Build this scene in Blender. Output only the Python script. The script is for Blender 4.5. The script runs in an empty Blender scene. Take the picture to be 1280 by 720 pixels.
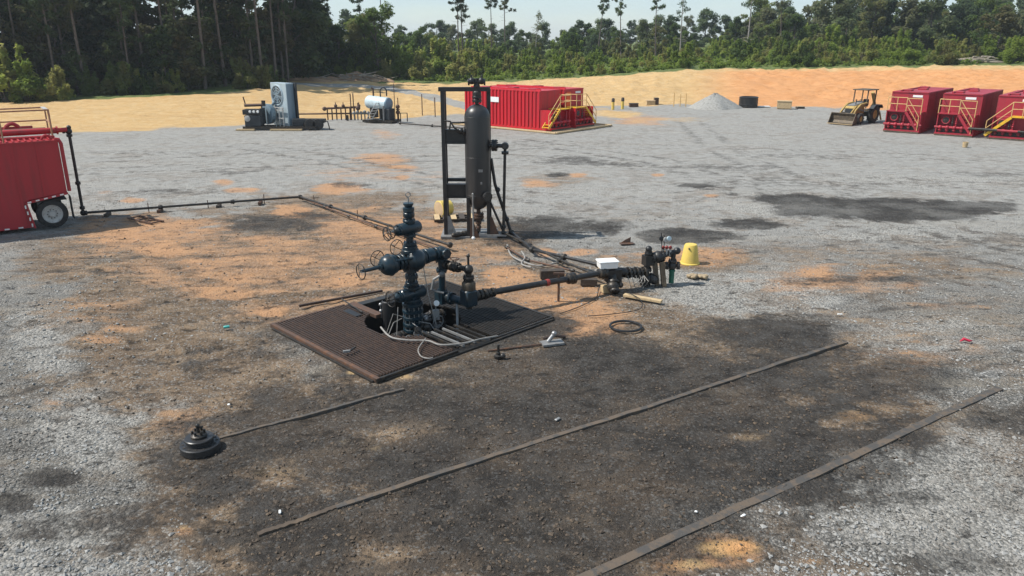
import bpy, math, random
import numpy as np
from mathutils import Vector, Matrix, Quaternion
random.seed(7); NR = np.random.default_rng(11)
R = math.radians
SC = bpy.context.scene
COL = SC.collection

# ------------------------------------------------------------------ camera, sky, sun, exposure
CAM_H, FPX, PITCH = 7.0, 950.0, R(18)
cd = bpy.data.cameras.new('camera'); cam = bpy.data.objects.new('camera', cd); COL.objects.link(cam)
cam.location = (0, 0, CAM_H); cam.rotation_euler = (R(90) - PITCH, 0, 0)
cd.sensor_width = 36; cd.lens = 36 * FPX / 1280; cd.clip_end = 6000; cd.clip_start = 0.1
SC.camera = cam
HAZE = .00028
SUN_EL = R(52); SHX, SHY = 0.998, 0.06           # direction in which shadows fall
w = bpy.data.worlds.new('World'); SC.world = w; w.use_nodes = True
nt = w.node_tree; bg = nt.nodes['Background']
sky = nt.nodes.new('ShaderNodeTexSky'); sky.sky_type = 'NISHITA'; sky.sun_disc = False
sky.sun_elevation = SUN_EL; sky.sun_rotation = math.atan2(-SHX, -SHY)
sky.air_density = 1.0; sky.dust_density = 0.1; sky.ozone_density = 2.5; sky.altitude = 50
# thin high cloud over the whole sky, brightest where it piles up towards the horizon
tcw = nt.nodes.new('ShaderNodeTexCoord'); mpw = nt.nodes.new('ShaderNodeMapping'); mpw.inputs['Scale'].default_value = (2.2, 2.2, 11)
nt.links.new(tcw.outputs['Generated'], mpw.inputs[0])
nzw = nt.nodes.new('ShaderNodeTexNoise'); nzw.inputs['Scale'].default_value = 1.6; nzw.inputs['Detail'].default_value = 7; nt.links.new(mpw.outputs[0], nzw.inputs['Vector'])
mrw = nt.nodes.new('ShaderNodeMapRange'); mrw.inputs[1].default_value = .35; mrw.inputs[2].default_value = .7; mrw.inputs[3].default_value = .25; mrw.inputs[4].default_value = .75; nt.links.new(nzw.outputs[0], mrw.inputs[0])
mxw = nt.nodes.new('ShaderNodeMix'); mxw.data_type = 'RGBA'; mxw.inputs['B'].default_value = (4.4, 5.6, 6.5, 1); nt.links.new(mrw.outputs[0], mxw.inputs['Factor']); nt.links.new(sky.outputs[0], mxw.inputs['A'])
nt.links.new(mxw.outputs['Result'], bg.inputs[0]); bg.inputs[1].default_value = 0.09
sd = bpy.data.lights.new('sun', 'SUN'); sd.energy = 4.0; sd.angle = R(0.5); sd.color = (1, 0.955, 0.88)
sun = bpy.data.objects.new('sun', sd); COL.objects.link(sun); sun.location = (-30, 10, 40)
sdir = Vector((SHX * math.cos(SUN_EL), SHY * math.cos(SUN_EL), -math.sin(SUN_EL)))
sun.rotation_euler = sdir.to_track_quat('-Z', 'Y').to_euler()
SC.view_settings.view_transform = 'Standard'; SC.view_settings.look = 'None'
SC.view_settings.exposure = 0.56; SC.view_settings.gamma = 1.0

# ------------------------------------------------------------------ pixel helpers (photo 1280x720)
_s, _c = math.sin(PITCH), math.cos(PITCH)
def ray(x, y):
    u, v = (x - 640) / FPX, (360 - y) / FPX
    return u, _c + v * _s, -_s + v * _c
def gp(x, y, z=0.0):
    d = ray(x, y); t = (z - CAM_H) / d[2]; return Vector((d[0] * t, d[1] * t, z))
def at(x, y, Y):
    d = ray(x, y); t = Y / d[1]; return Vector((d[0] * t, Y, CAM_H + d[2] * t))
def proj(X, Y, Z):
    Zr = Z - CAM_H; dep = np.maximum(Y * _c - Zr * _s, 0.5); up = Y * _s + Zr * _c
    return 640 + FPX * X / dep, 360 - FPX * up / dep

# ------------------------------------------------------------------ tagging and mesh helpers
def tag(o, label=None, cat=None, group=None, kind=None):
    if label: o['label'] = label
    if cat: o['category'] = cat
    if group: o['group'] = group
    if kind: o['kind'] = kind
    return o
def empty(name, loc=(0, 0, 0), rz=0, label=None, cat=None, group=None):
    o = bpy.data.objects.new(name, None); COL.objects.link(o); o.empty_display_size = 0.2
    o.location = loc; o.rotation_euler = (0, 0, rz)
    return tag(o, label, cat, group)
def copy_tree(o, parent=None):
    c = o.copy(); COL.objects.link(c); c.parent = parent
    for ch in list(o.children): copy_tree(ch, c)
    return c
class MB:
    def __init__(s, off=(0, 0, 0)): s.v = []; s.f = []; s.o = Vector(off)
    def add(s, vs, fs):
        b = len(s.v); s.v += [tuple(Vector(p) - s.o) for p in vs]; s.f += [[i + b for i in f] for f in fs]; return s
    def box(s, c, d, rz=0, rot=None, taper=1.0):
        M = rot or Matrix.Rotation(rz, 3, 'Z'); c = Vector(c); vs = []
        for k in (-1, 1):
            t = taper if k > 0 else 1
            for a, b in ((-1, -1), (1, -1), (1, 1), (-1, 1)):
                vs.append(c + M @ Vector((a * d[0] / 2 * t, b * d[1] / 2 * t, k * d[2] / 2)))
        return s.add(vs, [(3, 2, 1, 0), (4, 5, 6, 7), (0, 1, 5, 4), (1, 2, 6, 5), (2, 3, 7, 6), (3, 0, 4, 7)])
    def bar(s, p, q, wd, ht=None, up=(0, 0, 1)):
        p, q = Vector(p), Vector(q); d = q - p; L = d.length; d.normalize(); u = Vector(up)
        if abs(d.dot(u)) > .98: u = Vector((0, 1, 0))
        r = d.cross(u).normalized(); u = r.cross(d)
        return s.box((p + q) / 2, (L, wd, ht or wd), rot=Matrix((d, r, u)).transposed())
    def lathe(s, prof, base=(0, 0, 0), axis=(0, 0, 1), n=16, caps=True):
        a = Vector(axis).normalized(); x = a.orthogonal().normalized(); y = a.cross(x); b = Vector(base)
        vs = []; fs = []
        for r, h in prof:
            for k in range(n):
                t = 2 * math.pi * k / n
                vs.append(b + a * h + (x * math.cos(t) + y * math.sin(t)) * r)
        m = len(prof)
        for i in range(m - 1):
            for k in range(n):
                k2 = (k + 1) % n
                fs.append((i * n + k, i * n + k2, (i + 1) * n + k2, (i + 1) * n + k))
        if caps: fs.append(tuple(range(n))[::-1]); fs.append(tuple((m - 1) * n + k for k in range(n)))
        return s.add(vs, fs)
    def cyl(s, p, q, r, r2=None, n=12):
        p, q = Vector(p), Vector(q)
        return s.lathe([(r, 0), (r if r2 is None else r2, (q - p).length)], p, q - p, n)
    def tube(s, pts, r, n=8, rs=None):
        P = [Vector(p) for p in pts]; vs = []; fs = []; m = len(P); x = None
        for i, p in enumerate(P):
            d = (P[min(i + 1, m - 1)] - P[max(i - 1, 0)]).normalized()
            if x is None: x = d.orthogonal().normalized()
            x = (x - d * x.dot(d)).normalized(); y = d.cross(x); rr = rs[i] if rs else r
            vs += [p + (x * math.cos(2 * math.pi * k / n) + y * math.sin(2 * math.pi * k / n)) * rr for k in range(n)]
        for i in range(m - 1):
            for k in range(n):
                k2 = (k + 1) % n; fs.append((i * n + k, i * n + k2, (i + 1) * n + k2, (i + 1) * n + k))
        fs.append(tuple(range(n))[::-1]); fs.append(tuple((m - 1) * n + k for k in range(n)))
        return s.add(vs, fs)
    def torus(s, c, axis, Rr, r, n=20, m=6, arc=1.0):
        a = Vector(axis).normalized(); x = a.orthogonal().normalized(); y = a.cross(x); c = Vector(c); vs = []; fs = []
        for i in range(n):
            t = 2 * math.pi * i / n; d = x * math.cos(t) + y * math.sin(t)
            for k in range(m):
                q = 2 * math.pi * k / m; vs.append(c + d * (Rr + r * math.cos(q)) + a * r * math.sin(q))
        for i in range(n):
            for k in range(m):
                fs.append((i * m + k, ((i + 1) % n) * m + k, ((i + 1) % n) * m + (k + 1) % m, i * m + (k + 1) % m))
        return s.add(vs, fs)
    def prism(s, poly, M, t):          # poly in the plane of M's x,y columns; thickness t along z
        n = len(poly); vs = [M @ Vector((a, b, 0)) for a, b in poly] + [M @ Vector((a, b, t)) for a, b in poly]
        fs = [tuple(range(n))[::-1], tuple(range(n, 2 * n))] + [(i, (i + 1) % n, n + (i + 1) % n, n + i) for i in range(n)]
        return s.add(vs, fs)
    def ball(s, c, r, axis=(0, 0, 1), sq=1.0, n=14, m=8):
        pr = [(max(r * math.sin(math.pi * i / m), .001), -r * sq * math.cos(math.pi * i / m)) for i in range(m + 1)]
        return s.lathe(pr, c, axis, n)
    def flange(s, c, axis, r, t, n=18, bolts=0, br=.016):
        a = Vector(axis).normalized(); c = Vector(c)
        s.lathe([(r * .96, -t / 2), (r, -t / 2 + .008), (r, t / 2 - .008), (r * .96, t / 2)], c, a, n)
        if bolts:
            x = a.orthogonal().normalized(); y = a.cross(x)
            for k in range(bolts):
                q = 2 * math.pi * (k + .5) / bolts; o = c + (x * math.cos(q) + y * math.sin(q)) * r * .82
                s.cyl(o - a * (t / 2 + .035), o + a * (t / 2 + .035), br, n=6)
        return s
    def build(s, name, mat, parent=None, smooth=True, bevel=0):
        me = bpy.data.meshes.new(name); me.from_pydata(s.v, [], s.f); me.update()
        o = bpy.data.objects.new(name, me); COL.objects.link(o)
        if mat: me.materials.append(mat)
        if smooth:
            me.polygons.foreach_set('use_smooth', [True] * len(me.polygons)); me.set_sharp_from_angle(angle=R(38))
        if bevel:
            b = o.modifiers.new('bevel', 'BEVEL'); b.width = bevel; b.segments = 2; b.limit_method = 'ANGLE'
        if parent: o.parent = parent
        return o
def wheel_bm(c, axis, rad, off=(0, 0, 0), r=.014, spokes=4, hub=.1):
    m = MB(off); a = Vector(axis).normalized(); c = Vector(c); m.torus(c, a, rad, r, 22, 6)
    x = a.orthogonal().normalized(); y = a.cross(x)
    for k in range(spokes):
        q = 2 * math.pi * k / spokes + .4; m.cyl(c - a * hub, c + (x * math.cos(q) + y * math.sin(q)) * rad, r * .8, n=6)
    return m

# ------------------------------------------------------------------ materials
def newmat(name):
    m = bpy.data.materials.new(name); m.use_nodes = True; n = m.node_tree
    return m, n, n.nodes['Principled BSDF']
def paint(name, col, rough=.5, metal=0.0, col2=None, amt=.5, scale=3.0, bump=.15, bscale=40, lo=.45, hi=.7, streak=False, rvar=.15):
    m, n, b = newmat(name); N, L = n.nodes, n.links
    tc = N.new('ShaderNodeTexCoord'); mp = N.new('ShaderNodeMapping'); L.new(tc.outputs['Object'], mp.inputs[0])
    oi = N.new('ShaderNodeObjectInfo'); ad = N.new('ShaderNodeVectorMath'); ad.operation = 'ADD'
    L.new(mp.outputs[0], ad.inputs[0]); ml = N.new('ShaderNodeMath'); ml.operation = 'MULTIPLY'; ml.inputs[1].default_value = 37
    L.new(oi.outputs['Random'], ml.inputs[0]); L.new(ml.outputs[0], ad.inputs[1])
    if streak: mp.inputs['Scale'].default_value = (1, 1, .12)
    nz = N.new('ShaderNodeTexNoise'); nz.inputs['Scale'].default_value = scale; nz.inputs['Detail'].default_value = 7
    nz.inputs['Roughness'].default_value = .65; L.new(ad.outputs[0], nz.inputs['Vector'])
    mr = N.new('ShaderNodeMapRange'); mr.interpolation_type = 'SMOOTHSTEP'
    mr.inputs[1].default_value = lo; mr.inputs[2].default_value = hi; mr.inputs[4].default_value = amt
    L.new(nz.outputs[0], mr.inputs[0])
    mx = N.new('ShaderNodeMix'); mx.data_type = 'RGBA'; mx.inputs['A'].default_value = (*col, 1)
    mx.inputs['B'].default_value = (*(col2 or [c * .45 for c in col]), 1)
    L.new(mr.outputs[0], mx.inputs['Factor']); L.new(mx.outputs['Result'], b.inputs['Base Color'])
    rr = N.new('ShaderNodeMapRange'); rr.inputs[3].default_value = max(.05, rough - rvar); rr.inputs[4].default_value = min(1, rough + rvar * 1.5)
    L.new(nz.outputs[0], rr.inputs[0]); L.new(rr.outputs[0], b.inputs['Roughness']); b.inputs['Metallic'].default_value = metal
    if bump:
        n2 = N.new('ShaderNodeTexNoise'); n2.inputs['Scale'].default_value = bscale; n2.inputs['Detail'].default_value = 4
        L.new(ad.outputs[0], n2.inputs['Vector']); bp = N.new('ShaderNodeBump'); bp.inputs['Strength'].default_value = bump
        bp.inputs['Distance'].default_value = .01; L.new(n2.outputs[0], bp.inputs['Height']); L.new(bp.outputs[0], b.inputs['Normal'])
    return m
DUST = (.20, .15, .10)
M = dict(
    teal=paint('teal_oilfield_paint', (.0075, .024, .036), .3, 0, (.035, .030, .024), .75, 6, .25),
    black=paint('black_enamel', (.014, .014, .015), .38, 0, (.06, .05, .04), .45, 4, .2),
    vessel=paint('charcoal_vessel_paint', (.026, .026, .027), .34, 0, (.05, .046, .042), .6, 2.2, .1, streak=True),
    oily=paint('oily_dark_steel', (.03, .028, .026), .4, .35, (.10, .075, .05), .6, 6, .3),
    rust=paint('rusty_pipe', (.085, .05, .035), .65, .1, (.17, .075, .035), .8, 7, .3),
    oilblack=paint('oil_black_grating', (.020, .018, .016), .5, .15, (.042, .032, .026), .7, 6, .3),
    rustdark=paint('dark_rust_grating', (.045, .030, .024), .6, .15, (.09, .052, .034), .8, 9, .3),
    steel=paint('worn_bare_steel', (.33, .33, .33), .4, .7, (.12, .09, .07), .7, 6, .2),
    red=paint('tank_red', (.50, .008, .020), .42, 0, (.30, .018, .022), .8, 1.3, .08, streak=True),
    reddark=paint('dull_tank_red', (.34, .018, .034), .5, 0, (.16, .026, .028), .85, 1.3, .08, streak=True),
    redleft=paint('dusty_trailer_red', (.38, .018, .026), .5, 0, (.22, .03, .03), .7, 2.4, .1, streak=True),
    orange=paint('orange_door_paint', (.72, .10, .012), .5, 0, (.5, .08, .02), .5, 3),
    yellow=paint('safety_yellow', (.72, .42, .02), .45, 0, (.4, .24, .05), .6, 5, .1),
    rail=paint('pale_yellow_rail', (.62, .40, .16), .55, 0, (.35, .2, .1), .6, 8, .1),
    railtan=paint('faded_tan_rail', (.36, .20, .11), .6, 0, (.22, .08, .05), .7, 8, .1),
    white=paint('white_plastic', (.78, .79, .78), .4, 0, (.5, .48, .44), .3, 6, .05),
    wood=paint('pale_weathered_wood', (.50, .37, .21), .8, 0, (.30, .21, .12), .8, 9, .4, 60),
    woodark=paint('oil_soaked_timber', (.045, .035, .028), .7, 0, (.11, .08, .055), .7, 9, .4, 60),
    tyre=paint('tyre_rubber', (.022, .021, .021), .8, 0, (.09, .08, .065), .5, 7, .4, 50),
    hub=paint('white_wheel_rim', (.44, .43, .41), .5, .1, (.2, .16, .13), .6, 7),
    cooler=paint('galvanised_cooler_sheet', (.42, .50, .54), .42, .35, (.25, .28, .30), .6, 2.5, .08, streak=True),
    coolblue=paint('blue_grey_cooler_sheet', (.17, .24, .29), .45, .2, (.10, .13, .16), .6, 2.5, .08, streak=True),
    heater=paint('pale_blue_heater_paint', (.50, .60, .64), .42, .1, (.30, .34, .34), .6, 3, .08),
    cat=paint('dusty_machine_yellow', (.40, .275, .085), .7, 0, (.26, .19, .10), .8, 4, .15),
    bucket=paint('worn_bucket_steel', (.09, .07, .05), .6, .3, (.20, .155, .10), .8, 5, .3),
    grey=paint('grey_steel', (.24, .24, .235), .5, .3, (.12, .10, .085), .7, 6, .2),
    cone=paint('yellow_plastic_drum', (.66, .48, .10), .5, 0, (.5, .36, .12), .5, 5, .1),
    green=paint('green_valve_body', (.012, .12, .075), .4, 0), redcap=paint('red_knob', (.26, .03, .022), .45, 0),
    hose=paint('grey_hose', (.27, .255, .235), .7, 0, (.10, .09, .08), .6, 8, .2),
    liner=paint('tan_containment_liner', (.50, .36, .22), .75, 0, (.33, .23, .14), .7, 1.2, .2, 12),
    gravelpile=paint('crushed_stone', (.29, .285, .265), .95, 0, (.17, .16, .145), .9, 5, 1.0, 12),
    glove=paint('dirty_canvas', (.34, .26, .16), .9, 0, (.14, .10, .07), .7, 12, .4),
    can=paint('turquoise_can', (.05, .38, .34), .4, 0), rag=paint('crimson_rag', (.50, .02, .06), .8, 0),
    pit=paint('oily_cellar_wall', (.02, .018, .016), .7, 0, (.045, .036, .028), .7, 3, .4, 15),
    beam=paint('scuffed_beam_flange', (.068, .062, .056), .75, .1, (.13, .095, .066), .8, 4.5, .6, 26, .42, .58),
    log=paint('dead_grey_log', (.34, .29, .23), .9, 0, (.18, .14, .10), .8, 5, .5, 20),
    soil=paint('turned_clay_soil', (.30, .19, .115), .95, 0, (.44, .28, .16), .8, 1.6, .8, 8),
    screen=paint('dark_grille', (.035, .04, .045), .6, .2), tape=paint('white_reflective_tape', (.80, .78, .74), .35, 0),
    puddle=paint('drying_grey_mud_slick', (.34, .37, .39), .25, 0, (.16, .16, .16), .7, 6, .1),
    stone=paint('loose_gravel', (.29, .285, .27), .9, 0, (.14, .12, .10), .9, .55, .3, 30, .42, .62),
    clod=paint('dark_clod', (.07, .052, .038), .9, 0, (.14, .10, .065), .8, 1.2, .5, 20),
    bark=paint('pine_bark', (.12, .095, .078), .9, 0, (.05, .038, .03), .8, 4, .6, 14),
    paleb=paint('pale_dead_bark', (.30, .27, .24), .9, 0, (.15, .12, .10), .7, 3, .4, 14),
)
def leafmat(name, cols, trans=.25):
    m, n, b = newmat(name); N, L = n.nodes, n.links
    g = N.new('ShaderNodeNewGeometry'); nz = N.new('ShaderNodeTexNoise'); nz.inputs['Scale'].default_value = .45; nz.inputs['Detail'].default_value = 5
    L.new(g.outputs['Position'], nz.inputs['Vector'])
    oi = N.new('ShaderNodeObjectInfo'); a = N.new('ShaderNodeMath'); a.operation = 'MULTIPLY_ADD'; a.inputs[1].default_value = .75; a.inputs[2].default_value = -.28
    L.new(oi.outputs['Random'], a.inputs[0]); s = N.new('ShaderNodeMath'); s.operation = 'ADD'; L.new(a.outputs[0], s.inputs[0]); L.new(nz.outputs[0], s.inputs[1])
    cr = N.new('ShaderNodeValToRGB'); e = cr.color_ramp.elements
    while len(e) < len(cols): e.new(.5)
    for i, c in enumerate(cols): e[i].position = .25 + .6 * i / (len(cols) - 1); e[i].color = (*c, 1)
    L.new(s.outputs[0], cr.inputs[0]); L.new(cr.outputs[0], b.inputs['Base Color']); b.inputs['Roughness'].default_value = .6
    b.inputs['Specular IOR Level'].default_value = .25
    t = N.new('ShaderNodeBsdfTranslucent'); L.new(cr.outputs[0], t.inputs[0])
    mx = N.new('ShaderNodeMixShader'); mx.inputs[0].default_value = trans; L.new(b.outputs[0], mx.inputs[1]); L.new(t.outputs[0], mx.inputs[2])
    L.new(mx.outputs[0], n.nodes['Material Output'].inputs[0]); return m
M['leaf'] = leafmat('broadleaf_foliage', [(.075, .118, .03), (.115, .175, .04), (.165, .215, .05), (.19, .19, .065)], .6)
M['bushleaf'] = leafmat('shrub_foliage', [(.16, .22, .04), (.235, .31, .055), (.30, .36, .075), (.32, .31, .10)], .65)
M['darkleaf'] = leafmat('shade_darkened_foliage', [(.026, .045, .014), (.045, .072, .02), (.07, .098, .026), (.11, .10, .04)], .4)  # broadleaf tones darkened so the colour itself carries the wood's shade
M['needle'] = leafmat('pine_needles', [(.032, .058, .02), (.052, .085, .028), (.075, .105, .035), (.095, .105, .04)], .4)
M['farleaf'] = leafmat('far_tree_foliage', [(.075, .112, .055), (.105, .152, .065), (.14, .18, .075), (.165, .175, .085)], .6)

# ------------------------------------------------------------------ terrain
def _h(ix, iy, sd):
    n = (ix.astype(np.int64) * 374761393 + iy.astype(np.int64) * 668265263 + sd * 974634777) & 0x7fffffff
    n = ((n ^ (n >> 13)) * 1274126177) & 0x7fffffff
    return ((n ^ (n >> 16)) & 0xffff) / 65535.0
def vnoise(x, y, sd=0):
    ix, iy = np.floor(x), np.floor(y); fx, fy = x - ix, y - iy
    fx, fy = fx * fx * (3 - 2 * fx), fy * fy * (3 - 2 * fy)
    a, b = _h(ix, iy, sd), _h(ix + 1, iy, sd); c, d = _h(ix, iy + 1, sd), _h(ix + 1, iy + 1, sd)
    return (a * (1 - fx) + b * fx) * (1 - fy) + (c * (1 - fx) + d * fx) * fy
def fbm(x, y, sd=0, o=4):
    r = 0; a = .5
    for i in range(o): r = r + a * vnoise(x, y, sd + i); x, y, a = x * 2.03 + 5.1, y * 2.03 + 1.7, a * .5
    return r
def sstep(a, b, x): t = np.clip((x - a) / (b - a), 0, 1); return t * t * (3 - 2 * t)
_ctl = [((-400, 135), 80), ((0, 128), 88), ((320, 112), 100), ((400, 100), 125), ((560, 103), 125), ((640, 101), 125), ((750, 95), 120), ((850, 86), 120), ((960, 85), 120), ((1280, 80), 120), ((1700, 78), 120)]
_ct = [at(*p, Y) for p, Y in _ctl]
CT_T = np.array([p.x / p.y for p in _ct]); CT_Y = np.array([p.y for p in _ct]); CT_Z = np.array([p.z for p in _ct])
def base_z(X, Y):
    t = X / np.maximum(Y, 1); yb = np.interp(t, CT_T, CT_Y); zb = np.interp(t, CT_T, CT_Z)
    left = sstep(-.15, -.35, t); y0 = np.interp(t, [-.5, -.3, 0, .3, .8], [62, 70, 86, 89, 86])
    k = np.clip((Y - y0) / (yb - y0), 0, 1); k = k * k * (3 - 2 * k)
    return zb * k + np.clip(Y - yb, 0, 160) * .021
CEL_O = Vector((-6.05, 18.25, 0)); CEL_A = math.atan2(-.714, .70); CEL_U, CEL_V = 4.5, 5.5
_cu = (math.cos(CEL_A), math.sin(CEL_A)); _cv = (-math.sin(CEL_A), math.cos(CEL_A))
def cel(X, Y): dx, dy = X - CEL_O.x, Y - CEL_O.y; return dx * _cu[0] + dy * _cu[1], dx * _cv[0] + dy * _cv[1]
def gz(x, y): return float(base_z(np.array([float(x)]), np.array([float(y)]))[0])
def axis_pts(lo, hi, fine, mid, cap, end, flo, fhi, gr=1.035):
    a = list(np.arange(flo, fhi, fine))
    def grow(x, sgn, lim, capd):
        out = []; d = fine
        while sgn * (lim - x) > 0:
            d = min(d * gr, capd) if abs(x) < mid else d * 1.35
            x += sgn * d; out.append(x)
        return out
    return np.array(grow(flo, -1, lo, cap)[::-1] + a + grow(a[-1], 1, hi, cap))
xs = axis_pts(-2600, 2600, .085, 95, .7, 0, -11, 12.5)
ys = np.concatenate([np.arange(3, 7.5, .3), axis_pts(8, 3000, .075, 140, .5, 0, 7.6, 23.5, 1.03)]); ys = np.unique(ys)
GX, GY = np.meshgrid(xs, ys); nx, ny = len(xs), len(ys)
PX0, PY0 = proj(GX, GY, base_z(GX, GY))
GZ = base_z(GX, GY)
near = sstep(60, 25, GY)
GZ += (fbm(GX * .35, GY * .35, 3) - .5) * .10 * sstep(100, 20, GY) - .02
GZ += (fbm(GX * 2.2, GY * 2.2, 9) - .5) * .05 * near + (fbm(GX * 5.5, GY * 5.5, 13, 2) - .4) * .030 * sstep(30, 18, GY)
rough = np.exp(-(((PX0 - 260) / 260) ** 2 + ((PY0 - 400) / 120) ** 2))          # churned clay left of the well
GZ += rough * (fbm(GX * 1.4 + 3, GY * 3.2, 21) - .5) * .22
berm = sstep(88, 95, GY) * sstep(135, 118, GY)
GZ += berm * (fbm(GX * .5, GY * .5, 33) - .5) * .5
trk = sstep(900, 960, PX0) * berm                                            # machine tracks across the right-hand bank
GZ += trk * (np.sin((GX * .8 + GY * .6) * 2.6 + 5 * fbm(GX * .3, GY * .3, 40)) * .17) * (fbm(GX * .15, GY * .15, 44) > .45)
for (x0, y0, x1, y1, hgt) in ((200, 437, 285, 432, .10), (225, 400, 330, 392, .09), (150, 330, 215, 318, .07), (880, 430, 960, 425, .05), (95, 345, 160, 325, .06)):   # cleat marks
    a, b = gp(x0, y0), gp(x1, y1); d = (b - a); Ln = d.length; d.normalize()
    s_ = (GX - a.x) * d.x + (GY - a.y) * d.y; t_ = -(GX - a.x) * d.y + (GY - a.y) * d.x
    env = np.exp(-(t_ / .3) ** 2) * sstep(-.3, .2, s_) * sstep(Ln + .3, Ln - .2, s_)
    GZ += env * hgt * (np.abs(np.sin(s_ * 9 + t_ * 4)) - .4)
for q in (gp(597, 298),): GZ += .07 * np.exp(-(((GX - q.x - .3) / 1.4) ** 2 + ((GY - q.y) / 1.0) ** 2))
cu, cv = cel(GX, GY)
flat = sstep(.9, .3, np.maximum(np.abs(cu - CEL_U / 2) - CEL_U / 2, np.abs(cv - CEL_V / 2) - CEL_V / 2))
GZ = GZ * (1 - flat) + flat * -.01
# --- masks, from where stains lie on the pad
WN = (fbm(GX * .45, GY * .45, 81) - .47) * 2.6 + (fbm(GX * 1.6, GY * 1.6, 87) - .47) * 1.7
WN = WN * sstep(130, 60, GY)
WX_ = PX0 + (fbm(GX * .3, GY * .3, 91) - .47) * 60; WY_ = PY0 + (fbm(GX * .3 + 9, GY * .3, 95) - .47) * 14
def blobs(lst, base=None, wn=1.0):
    r = np.zeros_like(GX) if base is None else base
    for b in lst:
        x, y, rx, ry = b[:4]; st = b[4] if len(b) > 4 else 1.0; k = min(1.0, rx / 60)
        q = ((PX0 + (WX_ - PX0) * k - x) / rx) ** 2 + ((PY0 + (WY_ - PY0) * k - y) / ry) ** 2
        r = np.maximum(r, st * np.clip(1.25 - .62 * q + wn * WN * .42 * np.minimum(1, .35 + q), 0, 1.25))
    return r
earth = blobs([(300, 345, 240, 75), (230, 450, 150, 60, .9), (430, 300, 170, 55), (640, 385, 170, 50), (760, 420, 160, 45, .9), (330, 560, 150, 90, .8),
    (350, 660, 180, 60, .9), (600, 560, 330, 150, .95), (950, 480, 240, 90, .75), (1180, 400, 160, 70, .38), (700, 700, 300, 60, .8), (110, 330, 90, 30, .6), (560, 300, 120, 30, .8),
    (1130, 340, 190, 22, .55), (860, 325, 130, 14, .65), (690, 225, 60, 10, .5), (480, 205, 50, 12, .5), (850, 265, 160, 30, .3), (990, 320, 250, 25, .45),(60, 480, 70, 35, .45)])
orange = blobs([(330, 330, 230, 42, .62), (480, 290, 120, 36, .66), (650, 375, 110, 36, .66), (215, 292, 120, 24, .68), (380, 385, 120, 26, .55), (1050, 350, 130, 22, .58), (850, 320, 90, 13, .66), (130, 395, 80, 36, .42), (450, 215, 110, 16, .5), (720, 400, 70, 20, .7), (240, 520, 60, 26, .42), (560, 320, 90, 22, .55), (1160, 440, 90, 20, .42), (165, 250, 18, 4), (130, 239, 14, 3, .8), (276, 228, 13, 4, .8), (298, 237, 22, 3, .9), (423, 237, 32, 6), (472, 198, 34, 7, .8), (504, 208, 20, 4, .8), (502, 221, 10, 3),
    (370, 264, 26, 8), (236, 279, 22, 5, .9), (172, 292, 50, 6, .85), (208, 313, 46, 11, .8), (290, 367, 34, 8), (344, 387, 32, 8), (301, 347, 26, 6, .8), (423, 351, 46, 10, .75), (474, 281, 34, 11, .8),
    (316, 302, 60, 9, .7), (682, 315, 15, 6), (722, 314, 20, 6), (635, 345, 32, 12), (700, 379, 30, 8), (722, 408, 38, 11), (612, 362, 12, 6, .9), (834, 317, 30, 8, .8), (670, 228, 25, 6, .8), (720, 219, 14, 3),
    (822, 218, 10, 2), (887, 245, 10, 2, .8), (1030, 340, 36, 13, .8), (1140, 355, 60, 6, .7), (890, 690, 62, 24, .9), (850, 705, 40, 16, .8), (1150, 455, 42, 9, .5), (228, 662, 16, 9, .7), (1100, 440, 40, 10, .5),
    (230, 530, 26, 10, .55), (128, 425, 30, 6, .6), (60, 500, 16, 5, .5), (770, 632, 12, 9, .6), (460, 330, 50, 10, .55), (150, 410, 30, 6, .6), (560, 340, 40, 14, .55), (640, 300, 30, 10, .5), (1180, 380, 50, 6, .45), (580, 400, 30, 8, .4), (120, 380, 40, 8, .5), (800, 150, 40, 8, .75), (480, 168, 20, 6, .6)])
dark = blobs([(650, 408, 70, 14, 1.2), (600, 428, 60, 12, 1.1), (780, 585, 230, 66, 1.35), (900, 505, 150, 40, 1.2), (620, 620, 160, 60, 1.15), (500, 440, 90, 20, .9), (1070, 257, 90, 12, 1.3), (1150, 262, 90, 9, 1.25), (850, 293, 62, 7, 1.15), (560, 560, 340, 78, .9), (800, 480, 300, 60, .95), (955, 415, 100, 24, .8), (720, 640, 270, 90), (450, 660, 200, 80, .85), (1120, 470, 90, 26, .8), (330, 600, 130, 60, .75), (700, 520, 360, 80, .95),
    (900, 560, 220, 80), (990, 600, 90, 40, .85), (66, 598, 32, 12), (20, 628, 26, 13, .9), (1050, 256, 80, 13), (1130, 263, 95, 11), (1205, 257, 70, 9, .9), (1000, 247, 45, 6, .9), (930, 277, 42, 7), (850, 293, 66, 8), (755, 282, 40, 9, .8),
    (695, 218, 14, 3), (870, 232, 20, 3), (340, 282, 62, 14, .85), (395, 270, 30, 6, .7), (690, 283, 60, 12, .8), (640, 425, 70, 12, .7), (250, 455, 70, 16, .55), (440, 232, 30, 4, .5), (1110, 350, 140, 8, .55),
    (740, 203, 70, 6, .55), (300, 215, 70, 3, .45), (640, 300, 40, 8, .6), (150, 660, 60, 30, .55), (60, 660, 60, 18, .5), (560, 430, 60, 20, .8), (420, 500, 120, 22, .65), (1240, 520, 60, 20, .55), (1150, 620, 40, 12, .6), (1180, 700, 90, 16, .5),
    (990, 445, 90, 22, .7), (520, 395, 90, 32, .7), (420, 415, 120, 30, .5), (480, 320, 40, 6, .4), (330, 440, 60, 12, .5), (200, 240, 90, 5, .45), (1000, 230, 180, 6, .35), (1190, 300, 120, 5, .4), (1240, 215, 60, 5, .4), (880, 208, 90, 4, .45), (660, 185, 60, 2.5, .35), (180, 190, 90, 2.5, .3), (1010, 195, 110, 3, .35)])
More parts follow.
